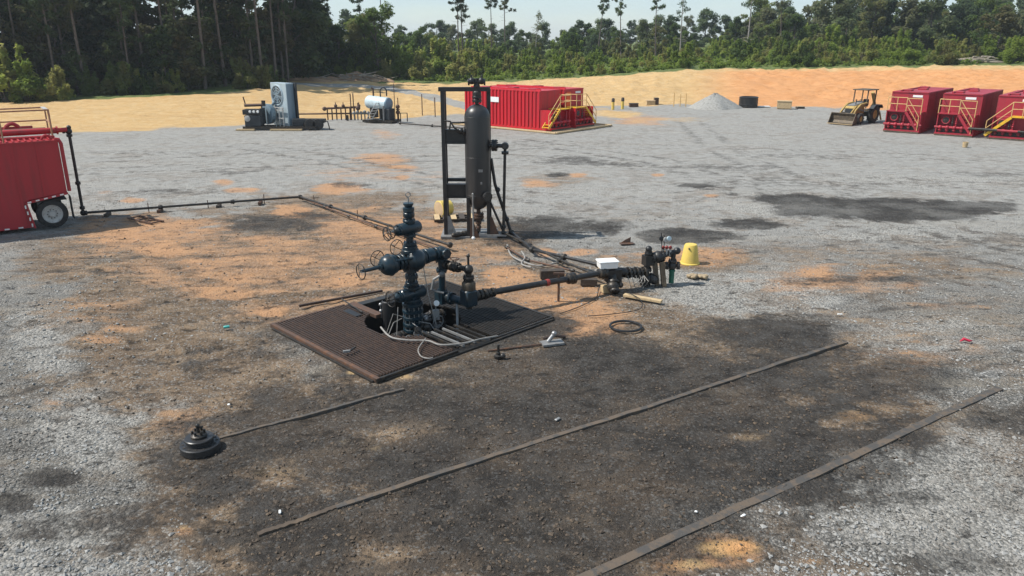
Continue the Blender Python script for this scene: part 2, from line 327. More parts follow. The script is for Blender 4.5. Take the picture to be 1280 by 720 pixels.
edge = np.interp(PX0, [-300, 0, 150, 300, 330, 500, 570, 640, 760, 840, 1000, 1120, 1280, 1600], [170, 166, 164, 157, 152, 149, 143, 139, 134.5, 131, 133, 136, 139, 145])
sand = sstep(-2.5, 2.5, edge - PY0 + (fbm(GX * .25, GY * .25, 5) - .5) * 9) * (GY > 45)
ryc = np.interp(PX0, [330, 380, 420, 460, 490, 515, 545, 575, 600, 640], [104, 105, 106.5, 107.5, 110.5, 115, 122.5, 130.5, 137, 147]); rhw = np.interp(PX0, [330, 420, 500, 600, 640], [1.6, 2.0, 3.0, 5.0, 6])
road = np.clip(1.3 - np.abs(PY0 - ryc) / rhw, 0, 1) * (PX0 > 335) * (PX0 < 645) * (GY > 60); sand = sand * (1 - sstep(.2, .6, road))
sand = np.maximum(sand, .75 * blobs([(770, 142, 36, 5), (830, 150, 70, 3, .6), (910, 683, 42, 13, 1.0), (860, 705, 40, 10, .75), (505, 471, 22, 5, .8), (440, 466, 10, 3, .8), (228, 658, 14, 7, .6), (1010, 700, 30, 8, .7), (345, 590, 50, 14, .45), (1060, 520, 40, 9, .5), (930, 545, 34, 9, .45), (470, 555, 60, 14, .4)]))
bankor = sstep(780, 1010, PX0) * sstep(82, 92, PY0) * sand
tb = np.interp(PX0, [-400, 0, 100, 320, 345, 400, 480, 560, 640, 750, 850, 960, 1280, 1700], [133, 128, 125, 113, 103, 98, 104, 104, 102, 96, 87, 86, 81, 79])
veg = sstep(-1.5, 2.0, tb - PY0 + (fbm(GX * .3, GY * .3, 71) - .5) * 3) * (GY > 60)
pale = blobs([(1160, 420, 130, 24, .6), (1000, 330, 130, 16, .5), (1150, 290, 150, 16, .6), (740, 240, 110, 14, .5), (920, 370, 110, 28, 1.3), (1220, 560, 70, 40, .8), (178, 455, 16, 4), (198, 452, 14, 3), (505, 470, 16, 4, .9), (540, 462, 14, 4, .8), (900, 365, 90, 26), (150, 520, 110, 70, .8), (60, 430, 60, 60, .7), (1120, 620, 120, 60), (1240, 660, 90, 60), (100, 690, 140, 50, .8), (1180, 560, 80, 30, .7), (940, 260, 50, 6, .9), (1150, 225, 160, 10, .6), (370, 555, 30, 8, .4), (800, 340, 60, 12, .7)])  # small blobs at left paint a mud slick's wet shine as pale colour
for (x, y, rx, ry) in ((345, 595, 45, 18), (560, 640, 12, 5), (505, 470, 20, 5), (490, 540, 50, 14), (1000, 500, 40, 12), (930, 545, 40, 12), (480, 690, 60, 18), (1060, 530, 40, 8)):
    dark = dark * (1 - .7 * np.exp(-(((PX0 - x) / rx) ** 2 + ((PY0 - y) / ry) ** 2)))
# wheel lanes across the pad
def track(pts, st, gauge=1.0, wd=.24, mask=None):
    P = [gp(*p) for p in pts]; out = np.zeros_like(GX)
    for a, b in zip(P[:-1], P[1:]):
        d = b - a; L = d.length; d.normalize(); s_ = (GX - a.x) * d.x + (GY - a.y) * d.y; t_ = np.abs(-(GX - a.x) * d.y + (GY - a.y) * d.x)
        ins = sstep(-.6, .0, s_) * sstep(L + .6, L, s_)
        out = np.maximum(out, np.exp(-((t_ - gauge) / wd) ** 2) * ins)
    return out * st * np.clip(.25 + 1.3 * fbm(GX * .5, GY * .5, 55), 0, 1)
lanes = [((80, 215), (330, 205), (620, 195), (900, 215), (1290, 235)), ((120, 200), (420, 183), (700, 178), (1000, 190), (1290, 200)), ((700, 260), (900, 240), (1100, 225), (1290, 222)), ((640, 175), (820, 200), (1000, 260), (1290, 330)), ((900, 330), (1100, 310), (1290, 305)), ((-20, 330), (200, 330), (420, 320)),
    ((-20, 430), (150, 400), (330, 370), (470, 335)), ((860, 150), (900, 185), (1000, 230), (1180, 290), (1290, 300)), ((-20, 520), (150, 470), (350, 435)), ((1000, 420), (1150, 400), (1290, 390)), ((180, 720), (120, 600), (60, 500), (20, 420)), ((1100, 560), (1200, 500), (1290, 470)), ((300, 180), (420, 200), (560, 230), (700, 250)), ((1060, 720), (1130, 620), (1290, 540))]
tr = np.zeros_like(GX)
for i, l in enumerate(lanes): tr = np.maximum(tr, track(l, (.55, .5, .6)[i % 3], (1.0, .95, .8)[i % 3], .22 + .012 * (60 - l[0][1] / 5 if l[0][1] < 250 else 0)))
dark = np.maximum(dark, tr * .95); pale = np.maximum(pale, .55 * np.roll(tr, 5, 0) * (tr < .25))
GZ -= .03 * tr * sstep(45, 25, GY)
GZ += np.clip(sand, 0, 1) * (GY > 45) * ((fbm(GX * .9, GY * .9, 61) - .5) * .30 + (fbm(GX * .2, GY * 1.4, 66) - .5) * .22) * sstep(140, 120, GY)
GZ += trk * (fbm(GX * 1.1, GY * .6, 68) - .5) * .5
# --- mesh
idx = np.arange(nx * ny).reshape(ny, nx)
q = np.stack([idx[:-1, :-1], idx[:-1, 1:], idx[1:, 1:], idx[1:, :-1]], -1).reshape(-1, 4)
fx, fy = GX.ravel()[q].mean(1), GY.ravel()[q].mean(1); qu, qv = cel(fx, fy)
inpit = (qu > .12) & (qu < CEL_U - .12) & (qv > .12) & (qv < CEL_V - .12); q = q[~inpit]
co = np.stack([GX, GY, GZ], -1).reshape(-1, 3).astype(np.float32)
me = bpy.data.meshes.new('ground'); me.vertices.add(nx * ny); me.vertices.foreach_set('co', co.ravel())
me.loops.add(len(q) * 4); me.loops.foreach_set('vertex_index', q.ravel().astype(np.int32))
me.polygons.add(len(q)); me.polygons.foreach_set('loop_start', np.arange(0, len(q) * 4, 4, dtype=np.int32))
me.polygons.foreach_set('use_smooth', np.ones(len(q), bool)); me.update(); me.validate()
def attr(name, *ch):
    a = me.attributes.new(name, 'FLOAT_COLOR', 'POINT'); d = np.ones((nx * ny, 4), np.float32)
    for i, c_ in enumerate(ch): d[:, i] = c_.ravel()
    a.data.foreach_set('color', d.ravel())
attr('soil', earth, orange, dark); attr('cover', sand, bankor, veg); attr('pale', pale, pale, pale)
ground = bpy.data.objects.new('ground', me); COL.objects.link(ground); ground['kind'] = 'structure'
def ground_mat():
    m, n, b = newmat('pad_ground'); N, L = n.nodes, n.links
    geo = N.new('ShaderNodeNewGeometry'); P = geo.outputs['Position']
    def noise(sc, det=6, ro=.6, vec=None, st=None):
        t = N.new('ShaderNodeTexNoise'); t.inputs['Scale'].default_value = sc; t.inputs['Detail'].default_value = det; t.inputs['Roughness'].default_value = ro
        if st:
            mp = N.new('ShaderNodeMapping'); mp.inputs['Scale'].default_value = st; mp.inputs['Rotation'].default_value = (0, 0, R(-20)); L.new(P, mp.inputs[0]); L.new(mp.outputs[0], t.inputs[0])
        else: L.new(vec or P, t.inputs['Vector'])
        return t.outputs[0]
    def math_(op, a, bb, c=None):
        t = N.new('ShaderNodeMath'); t.operation = op
        for i, v in enumerate((a, bb, c)):
            if v is None: continue
            if isinstance(v, (int, float)): t.inputs[i].default_value = v
            else: L.new(v, t.inputs[i])
        return t.outputs[0]
    def rng(v, a, bb, lo=0, hi=1, smooth=True):
        t = N.new('ShaderNodeMapRange'); t.interpolation_type = 'SMOOTHSTEP' if smooth else 'LINEAR'; L.new(v, t.inputs[0])
        for i, x in zip((1, 2, 3, 4), (a, bb, lo, hi)): t.inputs[i].default_value = x
        return t.outputs[0]
    def mix(f, a, bb):
        t = N.new('ShaderNodeMix'); t.data_type = 'RGBA'
        if isinstance(f, (int, float)): t.inputs['Factor'].default_value = f
        else: L.new(f, t.inputs['Factor'])
        for k, v in (('A', a), ('B', bb)):
            if isinstance(v, tuple): t.inputs[k].default_value = (*v, 1)
            else: L.new(v, t.inputs[k])
        return t.outputs['Result']
    def sep(nm):
        a = N.new('ShaderNodeAttribute'); a.attribute_name = nm; s = N.new('ShaderNodeSeparateColor'); L.new(a.outputs['Color'], s.inputs[0]); return s.outputs
    E_, O_, D_ = sep('soil')[:3]; S_, B_, V_ = sep('cover')[:3]; P_ = sep('pale')[0]
    n_big = noise(.35, 6); n_mid = noise(1.7, 8, .65); n_fine = noise(9, 8, .7); n_str = noise(1.1, 8, .66, st=(.6, 1.35, 1)); n_grit = noise(45, 3, .6)
    # crushed stone: voronoi cells
    def voro(sc, feat='F1'):
        v = N.new('ShaderNodeTexVoronoi'); v.inputs['Scale'].default_value = sc; v.inputs['Randomness'].default_value = 1; v.feature = feat; L.new(P, v.inputs['Vector']); return v
    v1, v2 = voro(24), voro(11)
    sc_ = N.new('ShaderNodeSeparateColor'); L.new(v1.outputs['Color'], sc_.inputs[0]); stone = sc_.outputs[0]
    gcol = mix(stone, (.130, .122, .108), (.365, .348, .318)); gcol = mix(rng(v1.outputs['Distance'], .3, .8), gcol, (.085, .08, .072))
    gcol = mix(rng(n_mid, .45, .7, 0, .6), gcol, (.125, .118, .105)); gcol = mix(rng(n_str, .5, .75, 0, .35), gcol, (.40, .40, .39)); n_trk = noise(.55, 8, .62, st=(.16, 1.5, 1)); gcol = mix(rng(n_trk, .5, .72, 0, .55), gcol, (.215, .205, .19)); n_trk2 = noise(.9, 7, .62, st=(.1, 1.1, 1)); gcol = mix(rng(n_trk2, .48, .68, 0, .55), gcol, (.31, .262, .20))
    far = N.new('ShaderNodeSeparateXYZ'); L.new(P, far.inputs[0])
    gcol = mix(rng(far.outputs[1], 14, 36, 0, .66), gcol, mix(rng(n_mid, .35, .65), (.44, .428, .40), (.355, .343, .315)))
    gcol = mix(rng(math_('ADD', P_, math_('MULTIPLY', math_('SUBTRACT', n_mid, .5), 1.1)), .35, .75, 0, .72), gcol, mix(stone, (.17, .163, .147), (.52, .495, .45)))
    def msk(v, nz, k, a=.32, bb=.62, hi=1.0): return rng(math_('ADD', v, math_('MULTIPLY', math_('SUBTRACT', nz, .5), k)), a, bb, 0, hi)
    ecol = mix(rng(n_mid, .3, .7), (.20, .134, .08), (.105, .072, .046)); ecol = mix(rng(n_str, .45, .7, 0, .75), ecol, (.34, .24, .15)); ecol = mix(rng(n_fine, .45, .75, 0, .5), ecol, (.075, .053, .036))
    ecol = mix(rng(stone, .82, .9, 0, .6), ecol, (.30, .29, .27))
    em = msk(E_, n_str, 1.2, .30, .75, .92); em = math_('MULTIPLY', em, rng(n_fine, .25, .5, .55, 1))
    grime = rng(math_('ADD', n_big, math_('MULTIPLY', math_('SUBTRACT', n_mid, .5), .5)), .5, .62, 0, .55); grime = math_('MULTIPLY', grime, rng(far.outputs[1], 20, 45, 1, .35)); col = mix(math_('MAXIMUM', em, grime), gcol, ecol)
    ocol = mix(rng(n_fine, .3, .7), (.58, .305, .145), (.44, .25, .135)); ocol = mix(rng(n_mid, .5, .75, 0, .5), ocol, (.52, .33, .18))
    om = math_('MULTIPLY', msk(O_, n_str, 1.5, .36, 1.0, .85), rng(n_fine, .28, .52, .4, 1)); col = mix(om, col, ocol)
    dn = math_('ADD', math_('MULTIPLY', n_mid, .6), math_('MULTIPLY', n_fine, .4))
    dcol = mix(rng(n_mid, .3, .7), (.017, .016, .015), (.054, .046, .038)); dcol = mix(rng(n_fine, .5, .8, 0, .55), dcol, (.10, .083, .065)); dcol = mix(rng(n_str, .52, .75, 0, .45), dcol, (.105, .086, .066)); dcol = mix(rng(stone, .80, .95, 0, .35), dcol, (.13, .125, .12))
    dm = msk(D_, dn, 2.3, .2, .85, .97); dm = math_('MULTIPLY', dm, rng(math_('ADD', n_big, math_('MULTIPLY', math_('SUBTRACT', n_fine, .5), .35)), .34, .56, .66, 1))
    col = mix(dm, col, dcol)
    n_crk = noise(2.6, 9, .72, st=(.75, 1.35, 1)); col = mix(math_('MULTIPLY', rng(n_crk, .58, .66, 0, .65), rng(far.outputs[1], 22, 55, 1, .25)), col, (.04, .032, .025))
    scol = mix(rng(n_mid, .3, .75), (.57, .36, .15), (.62, .45, .24)); scol = mix(rng(n_str, .45, .7, 0, .4), scol, (.42, .245, .09)); scol = mix(rng(n_big, .55, .7, 0, .5), scol, (.58, .44, .25))
    bcol = mix(rng(n_str, .35, .7), (.68, .325, .14), (.58, .25, .09))
    scol = mix(rng(n_trk, .45, .7, 0, .55), scol, (.46, .28, .12)); scol = mix(rng(B_, .2, .8, 0, .85), scol, bcol)
    col = mix(msk(S_, math_('ADD', math_('MULTIPLY', n_mid, .5), math_('MULTIPLY', n_fine, .5)), 1.1, .32, .9), col, scol)
    vcol = mix(rng(n_mid, .35, .65), (.085, .125, .03), (.15, .175, .055)); vcol = mix(rng(n_fine, .55, .7, 0, .5), vcol, (.20, .17, .085))
    col = mix(msk(V_, n_fine, .6), col, vcol)
    L.new(col, b.inputs['Base Color'])
    oil = math_('MULTIPLY', dm, rng(n_mid, .45, .7)); L.new(rng(oil, 0, 1, .93, .5, False), b.inputs['Roughness']); b.inputs['Specular IOR Level'].default_value = .3
    # relief
    h = math_('ADD', math_('MULTIPLY', rng(v1.outputs['Distance'], 0, .8, 1, 0), .35), math_('MULTIPLY', rng(v2.outputs['Distance'], 0, .8, 1, 0), .45))
    h = math_('ADD', math_('MULTIPLY', h, rng(em, 0, 1, 1, .45)), math_('MULTIPLY', n_fine, 1.5)); h = math_('ADD', h, math_('MULTIPLY', n_str, 2.4)); h = math_('ADD', h, math_('MULTIPLY', n_grit, .35)); h = math_('SUBTRACT', h, math_('MULTIPLY', rng(n_crk, .56, .70), 1.1))
    bp = N.new('ShaderNodeBump'); bp.inputs['Strength'].default_value = .9; bp.inputs['Distance'].default_value = .07; L.new(h, bp.inputs['Height']); L.new(bp.outputs[0], b.inputs['Normal'])
    return m
me.materials.append(ground_mat())

# loose stones and clods lying on the pad: nobody could count them
def scatter(name, n, test, smin, smax, mat, seed, dmax=None):
    rg = np.random.default_rng(seed); vs = []; fs = []; k = 0
    tv = np.array([(1, 0, 0), (-1, 0, 0), (0, 1, 0), (0, -1, 0), (0, 0, 1), (0, 0, -1)], float)
    tf = np.array([(0, 2, 4), (2, 1, 4), (1, 3, 4), (3, 0, 4), (2, 0, 5), (1, 2, 5), (3, 1, 5), (0, 3, 5)])
    pxs = rg.uniform(-20, 1300, n * 3); pys = rg.uniform(250, 735, n * 3) ; out = []
    ex, oy = (pxs - 640) / FPX, (360 - pys) / FPX; dz = -_s + oy * _c; t = -CAM_H / dz; X, Y = ex * t, (_c + oy * _s) * t
    ok = test(pxs, pys, rg) ; a_, b_ = cel(X, Y); ok &= ~((a_ > -.15) & (a_ < CEL_U + .15) & (b_ > -.15) & (b_ < CEL_V + .15)); X, Y = X[ok][:n], Y[ok][:n]; m = len(X)
    xi = np.clip(np.searchsorted(xs, X), 1, nx - 1); yi = np.clip(np.searchsorted(ys, Y), 1, ny - 1); Z = GZ[yi, xi]
    if dmax is not None: kp = dark[yi, xi] + .35 * earth[yi, xi] < dmax * (.5 + rg.random(m)); X, Y, Z = X[kp], Y[kp], Z[kp]; m = len(X)
    s = smin + (smax - smin) * rg.random(m) ** 5
    V = tv[None] * rg.uniform(.55, 1.25, (m, 6, 1)) + rg.normal(0, .18, (m, 6, 3)); V[:, :, 2] *= .6; V *= s[:, None, None]
    an = rg.uniform(0, 6.28, m); c_, s_ = np.cos(an)[:, None], np.sin(an)[:, None]
    V = np.stack([V[:, :, 0] * c_ - V[:, :, 1] * s_, V[:, :, 0] * s_ + V[:, :, 1] * c_, V[:, :, 2]], -1)
    V += np.stack([X, Y, Z + s * .22], -1)[:, None, :]
    F = (tf[None] + (np.arange(m) * 6)[:, None, None]).reshape(-1, 3)
    e = bpy.data.meshes.new(name); e.from_pydata(V.reshape(-1, 3).tolist(), [], F.tolist()); e.materials.append(mat)
    o = bpy.data.objects.new(name, e); COL.objects.link(o); return o
def in_dark(px, py):
    r = np.zeros_like(px)
    for (x, y, rx, ry) in ((560, 560, 340, 90), (800, 480, 300, 70), (720, 640, 270, 100), (450, 660, 200, 80), (900, 560, 220, 80)): r = np.maximum(r, 1.3 - .8 * (((px - x) / rx) ** 2 + ((py - y) / ry) ** 2))
    return r
tag(scatter('gravel_stones', 34000, lambda x, y, r: (in_dark(x, y) < r.random(len(x))) & ~((x > 150) & (x < 560) & (y < 520) & (r.random(len(x)) < .7)), .010, .052, M['stone'], 3, .45), 'loose grey crushed stone scattered over the pad', 'gravel', kind='stuff')
tag(scatter('dark_clods', 15000, lambda x, y, r: (in_dark(x, y) > r.random(len(x))) | ((x > 100) & (x < 560) & (y < 520) & (r.random(len(x)) < .5)), .008, .046, M['clod'], 4), 'dark oily clods and grit on the stained ground', 'soil', kind='stuff')

# ------------------------------------------------------------------ trees
def leaf_cloud(name, clumps, per, size, mat, thin=.6, up=1.1, seed=1, shell=.5):
    rg = np.random.default_rng(seed); C = np.array([c[:3] for c in clumps]); S = np.array([c[3:6] for c in clumps])
    vol = S.mean(1) ** 2; cnt = np.maximum((per * vol / vol.mean()).astype(int), 4); id_ = np.repeat(np.arange(len(C)), cnt); n = len(id_)
    d = rg.normal(0, 1, (n, 3)); d /= np.linalg.norm(d, axis=1)[:, None]; r = shell + (1 - shell) * rg.random(n); r *= rg.uniform(.8, 1.2, n)
    P = C[id_] + d * r[:, None] * S[id_]
    nm = d + rg.normal(0, .7, (n, 3)) + np.array([0, 0, up]); nm /= np.linalg.norm(nm, axis=1)[:, None]
    t = np.cross(nm, rg.normal(0, 1, (n, 3))); t /= np.linalg.norm(t, axis=1)[:, None] + 1e-9; b = np.cross(nm, t)
    s = size * rg.uniform(.6, 1.4, n)[:, None]
    V = np.stack([P - t * s, P + b * s * thin, P + t * s, P - b * s * thin], 1).reshape(-1, 3)
    F = np.arange(n * 4).reshape(-1, 4)
    e = bpy.data.meshes.new(name); e.vertices.add(n * 4); e.vertices.foreach_set('co', V.astype(np.float32).ravel())
    e.loops.add(n * 4); e.loops.foreach_set('vertex_index', F.ravel().astype(np.int32)); e.polygons.add(n); e.polygons.foreach_set('loop_start', np.arange(0, n * 4, 4, dtype=np.int32)); e.update()
    e.materials.append(mat); return e
def mk_obj(name, me_, parent):
    o = bpy.data.objects.new(name, me_); COL.objects.link(o); o.parent = parent; return o
def limb_pts(p, q, bend, rg, n=5):
    p, q = Vector(p), Vector(q); side = Vector(rg.normal(0, 1, 3)) * bend
    return [p.lerp(q, i / (n - 1)) + side * math.sin(math.pi * i / (n - 1)) for i in range(n)]
def broadleaf(h, spread, mat, seed, per=85, size=.26, skirt=.12, nl=8):
    rg = np.random.default_rng(seed); t = MB(); cl = []
    top = Vector((rg.normal(0, .3), rg.normal(0, .3), h * .85)); tp = limb_pts((0, 0, -.3), top, .25, rg, 6)
    t.tube(tp, .1, 8, [.022 * h * (1 - .8 * i / 5) for i in range(6)])
    for k in range(nl):
        f = skirt + (1 - skirt) * (k + .5) / nl; a = k * 2.4 + rg.uniform(-.5, .5)
        base = Vector((0, 0, -.3)).lerp(top, max(.08, f * .8)); rad = spread * (math.sin(math.pi * min(.97, f * .85 + .12)) ** .6) * rg.uniform(.65, 1.1)
        end = Vector((math.cos(a) * rad, math.sin(a) * rad, h * f * rg.uniform(.92, 1.05)))
        lp = limb_pts(base, end, .2, rg); t.tube(lp, .05, 5, [.008 * h * (1 - .75 * i / 4) for i in range(5)])
        for j in range(5):
            p = lp[4 - (j % 3)] + Vector(rg.normal(0, .14 * spread, 3)); r = spread * rg.uniform(.12, .40); cl.append((p.x, p.y, max(p.z, r * .6), r * 1.15, r * 1.15, r * .75))
    for k in range(5):
        r = spread * rg.uniform(.2, .38); cl.append((rg.normal(0, .25 * spread), rg.normal(0, .25 * spread), h * rg.uniform(.78, .97), r, r, r * .8))
    return t, leaf_cloud('crown', cl, per, size, mat, seed=seed + 50)
def pine(h, seed, c0=.5, spread=2.2, nb=26, per=46, bare=8, lean=.3, mat='needle', r0=.013):
    rg = np.random.default_rng(seed); t = MB(); cl = []
    top = Vector((rg.normal(0, lean), rg.normal(0, lean), h)); tp = limb_pts((0, 0, -.3), top, .15, rg, 7)
    t.tube(tp, .1, 8, [r0 * h * (1 - .82 * i / 6) for i in range(7)])
    for k in range(bare):
        f = rg.uniform(.15, c0); a = rg.uniform(0, 6.28); b0 = Vector((0, 0, 0)).lerp(top, f); L = rg.uniform(.5, 1.6)
        t.tube([b0, b0 + Vector((math.cos(a) * L * .6, math.sin(a) * L * .6, .1)), b0 + Vector((math.cos(a) * L, math.sin(a) * L, rg.uniform(-.3, .3)))], .02, 4, [.03, .02, .01])
    for k in range(nb):
        f = c0 + (1 - c0) * (k + rg.random()) / nb; a = k * 2.4 + rg.uniform(-.4, .4); b0 = Vector((0, 0, 0)).lerp(top, min(f, .99)); L = spread * (1.0 - .7 * (f - c0) / (1 - c0)) * rg.uniform(.35, 1.1)
        e = b0 + Vector((math.cos(a) * L, math.sin(a) * L, L * rg.uniform(-.15, .75))); t.tube(limb_pts(b0, e, .08, rg, 4), .03, 4, [.05, .04, .03, .012])
        for j in range(4):
            p = b0.lerp(e, .4 + .2 * j) + Vector(rg.normal(0, .18, 3)); r = rg.uniform(.16, .52); cl.append((p.x, p.y, p.z + .1, r * 1.1, r * 1.1, r * .85))
    return t, leaf_cloud('crown', cl, per, .26, M[mat], thin=.22, up=.2, seed=seed + 9, shell=.2)
def bush(h, seed, mat, per=120, size=.16):
    rg = np.random.default_rng(seed); t = MB(); cl = []
    for k in range(5):
        a = k * 1.3 + rg.random(); e = (math.cos(a) * h * .35, math.sin(a) * h * .35, h * rg.uniform(.5, .85)); t.tube(limb_pts((0, 0, -.2), e, .1, rg, 4), .02, 4, [.04, .03, .02, .01])
    for k in range(7):
        a = rg.uniform(0, 6.28); q = rg.random() * h * .5; hh = h * rg.uniform(.85, 1.3)
        t.tube([(math.cos(a) * q * .4, math.sin(a) * q * .4, 0), (math.cos(a) * q, math.sin(a) * q, hh)], .015, 4, [.03, .01])
        for j in range(3): r = h * rg.uniform(.05, .11); cl.append((math.cos(a) * q * (.8 + .1 * j), math.sin(a) * q * (.8 + .1 * j), hh * (.72 + .13 * j), r, r, r * 1.5))
    for k in range(14):
        a = rg.uniform(0, 6.28); q = rg.random() ** .5 * h * .6; r = h * rg.uniform(.14, .27); cl.append((math.cos(a) * q, math.sin(a) * q, max(r * .7, h * rg.uniform(.1, .85) * (1 - .4 * q / (h * .55))), r, r, r * rg.uniform(.8, 1.2)))
    return t, leaf_cloud('crown', cl, per, size, mat, seed=seed + 5)
def proto(kind, tm_cm, bark):
    t, c = tm_cm; te = t.build('trunk', bark); tme = te.data; bpy.data.objects.remove(te); return (kind, tme, c)
PR = {
 'pine': [proto('pine_tree', pine(22 + 1.5 * i, 100 + i, .30 + .06 * i, 2.5, 34, 50, r0=.0078), M['bark']) for i in range(4)],
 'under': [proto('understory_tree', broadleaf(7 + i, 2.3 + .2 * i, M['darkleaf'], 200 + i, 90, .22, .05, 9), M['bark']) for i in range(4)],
 'edge': [proto('broadleaf_tree', broadleaf(9 + i, 2.9 + .2 * i, M['leaf'], 300 + i, 110, .24, .06, 10), M['bark']) for i in range(5)],
 'far': [proto('broadleaf_tree', broadleaf(12 + i, 4.0 + .3 * i, M['farleaf'], 400 + i, 95, .36, .1, 10), M['bark']) for i in range(5)],
 'bush': [proto('bush', bush(3.2, 500 + i, M['bushleaf']), M['bark']) for i in range(5)],
 'dbush': [proto('bush', bush(3.4, 550 + i, M['leaf']), M['bark']) for i in range(3)],
 'tallpine': [proto('pine_tree', pine(19, 600 + i, (.62, .5, .7)[i], 1.9, 15, 40, 10, .5, r0=.010), M['bark']) for i in range(3)],
 'sparse': [proto('broadleaf_tree', pine(14, 650 + i, .66, 2.6, 10, 34, 9, .7, 'farleaf', .013), M['bark']) for i in range(3)],
 'snag': [proto('dead_tree', pine(11, 680 + i, .55, 1.8, 14, 7, 12, .8, 'farleaf', .013), M['paleb']) for i in range(2)],
}
_cnt = {}
def plant(kind, X, Y, sc, label, group, rz=None, zs=1.0):
    L = PR[kind]; k = _cnt.get(kind, 0); _cnt[kind] = k + 1; nm, tm, cm = L[k % len(L)]
    o = empty(nm, (X, Y, gz(X, Y) - .05), random.uniform(0, 6.28) if rz is None else rz, label, 'bush' if nm == 'bush' else 'tree', group)
    o.scale = (sc, sc, sc * zs); mk_obj('trunk', tm, o); mk_obj('crown', cm, o); return o
def tx(px, Y): return (px - 640) / 984.0 * Y
rnd = random.Random(5)
SEG = ((480, 'behind the brush heap'), (560, 'above the heater vessel'), (640, 'behind the vertical vessel'), (760, 'above the centre red tanks'), (880, 'above the gravel pile'), (1000, 'above the black round tank'), (1110, 'above the backhoe loader'), (9999, 'above the right red tanks'))
def wseg(px): return 'beyond the left frame edge' if px < 0 else ('above the left red tank' if px < 100 else ('left of the grey cooler' if px < 250 else 'behind the grey cooler'))
def seg(px): return next(n for lim, n in SEG if px < lim)
# shaded pine wood on the left
for i in range(86):
    px = rnd.uniform(-330, 345) if i > 20 else -330 + i * 33; dep = rnd.random() ** 1.3 * 30
    Yb = np.interp(px, [-330, 0, 320, 350], [84, 91, 103, 106]); plant('pine', tx(px, Yb) + 0, Yb + 1 + dep, rnd.uniform(.85, 1.15), 'tall pine trunk in the dark wood %s' % wseg(px), 'pines of the wood ' + wseg(px))
for i in range(78):
    px = rnd.uniform(-330, 340); Yb = np.interp(px, [-330, 0, 320, 350], [84, 91, 103, 106]); dep = rnd.random() ** 1.1 * 26
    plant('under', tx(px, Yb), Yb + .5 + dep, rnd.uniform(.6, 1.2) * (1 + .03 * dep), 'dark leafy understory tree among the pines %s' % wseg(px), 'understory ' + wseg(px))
for i in range(34):
    px = rnd.uniform(-200, 345); Yb = np.interp(px, [-330, 0, 320, 350], [83, 90, 102, 105])
    plant('dbush' if i % 3 else 'bush', tx(px, Yb), Yb + rnd.uniform(-.5, 1.5), rnd.uniform(.5, 1.0), 'low bush along the foot of the pine wood %s' % wseg(px), 'wood edge bushes ' + wseg(px))
for (px, Yo, s) in ((15, -1, 1.5), (40, -1.5, 1.1), (70, -.5, 1.0)): plant('bush', tx(px, 90), 90 + Yo, s, 'bright green bush at the wood edge above the left red tank', 'bright bushes above the left tank')
# tree belt behind the bank
for i in range(34):
    px = 350 + i * 14 + rnd.uniform(-6, 6) if i < 14 else 540 + (i - 14) * 40 + rnd.uniform(-14, 14); Y = rnd.uniform(131, 142) if px < 480 else rnd.uniform(165, 195)
    plant('edge', tx(px, Y), Y, rnd.uniform(.75, 1.0) if px < 480 else rnd.uniform(.4, .7), 'green broadleaf tree standing %s' % seg(px), 'broadleaf trees ' + seg(px))
for i in range(26):
    px = 935 + i * 14.5 + rnd.uniform(-6, 6); Y = rnd.uniform(158, 195)
    plant('far' if i % 2 else 'edge', tx(px, Y), Y, rnd.uniform(.62, .9) if i % 2 else rnd.uniform(.7, 1.0), 'full crowned tree in the wood %s' % seg(px), 'wood trees ' + seg(px))
for i in range(74):
    px = 330 + i * 13.5 + rnd.uniform(-8, 8); Y = rnd.uniform(205, 275)
    plant('far', tx(px, Y), Y, rnd.uniform(.5, .98) * (.72 if 450 < px < 930 else 1), 'distant skyline tree %s' % seg(px), 'skyline trees ' + seg(px))
for i in range(30):
    px = 340 + i * 33 + rnd.uniform(-8, 8); Y = rnd.uniform(185, 205)
    plant('edge' if i % 2 else 'far', tx(px, Y), Y, rnd.uniform(.5, .8) * (.7 if 450 < px < 930 else 1), 'middle distance tree rising behind the shrubs %s' % seg(px), 'middle trees ' + seg(px))
def front_y(px): return float(np.interp(px, [385, 480, 560, 640, 750, 850, 960, 1280, 1330], [133, 129, 127, 126.5, 122, 121.5, 121.5, 121.5, 121.5]))
for i in range(290):
    px = rnd.uniform(385, 1330); d = rnd.random() ** 1.25 * (66 if px > 600 else 34); Y = front_y(px) + d
    s = rnd.uniform(.32, .8) * (1 + d * .004); s *= 1.55 if px < 620 else (1.25 if px > 950 else 1.0); s *= 1.5 if rnd.random() < .08 else 1
    row = 'front' if d < 8 else ('middle' if d < 26 else 'back'); nm = seg(px)
    plant('bush' if rnd.random() < .75 else 'dbush', tx(px, Y), Y, s, 'leafy green shrub in the %s of the brush belt %s' % (row, nm), 'shrubs in the %s of the belt %s' % (row, nm))
rg = np.random.default_rng(99); cl = []
for i in range(2600):
    px = rg.uniform(440, 1340); d = rg.random() ** 1.3 * 75 - .5; Y = front_y(px) + d; X = tx(px, Y); r = rg.uniform(.25, .75); cl.append((X, Y, gz(X, Y) + r * .35, r * 1.4, r, r * rg.uniform(.6, 1.3)))
bc = bpy.data.objects.new('brush_cover', leaf_cloud('brush_cover', cl, 34, .2, M['bushleaf'], up=1.1, seed=31, shell=.2)); COL.objects.link(bc); tag(bc, 'low tangled weeds and brush covering the cleared ground', 'brush', kind='stuff')
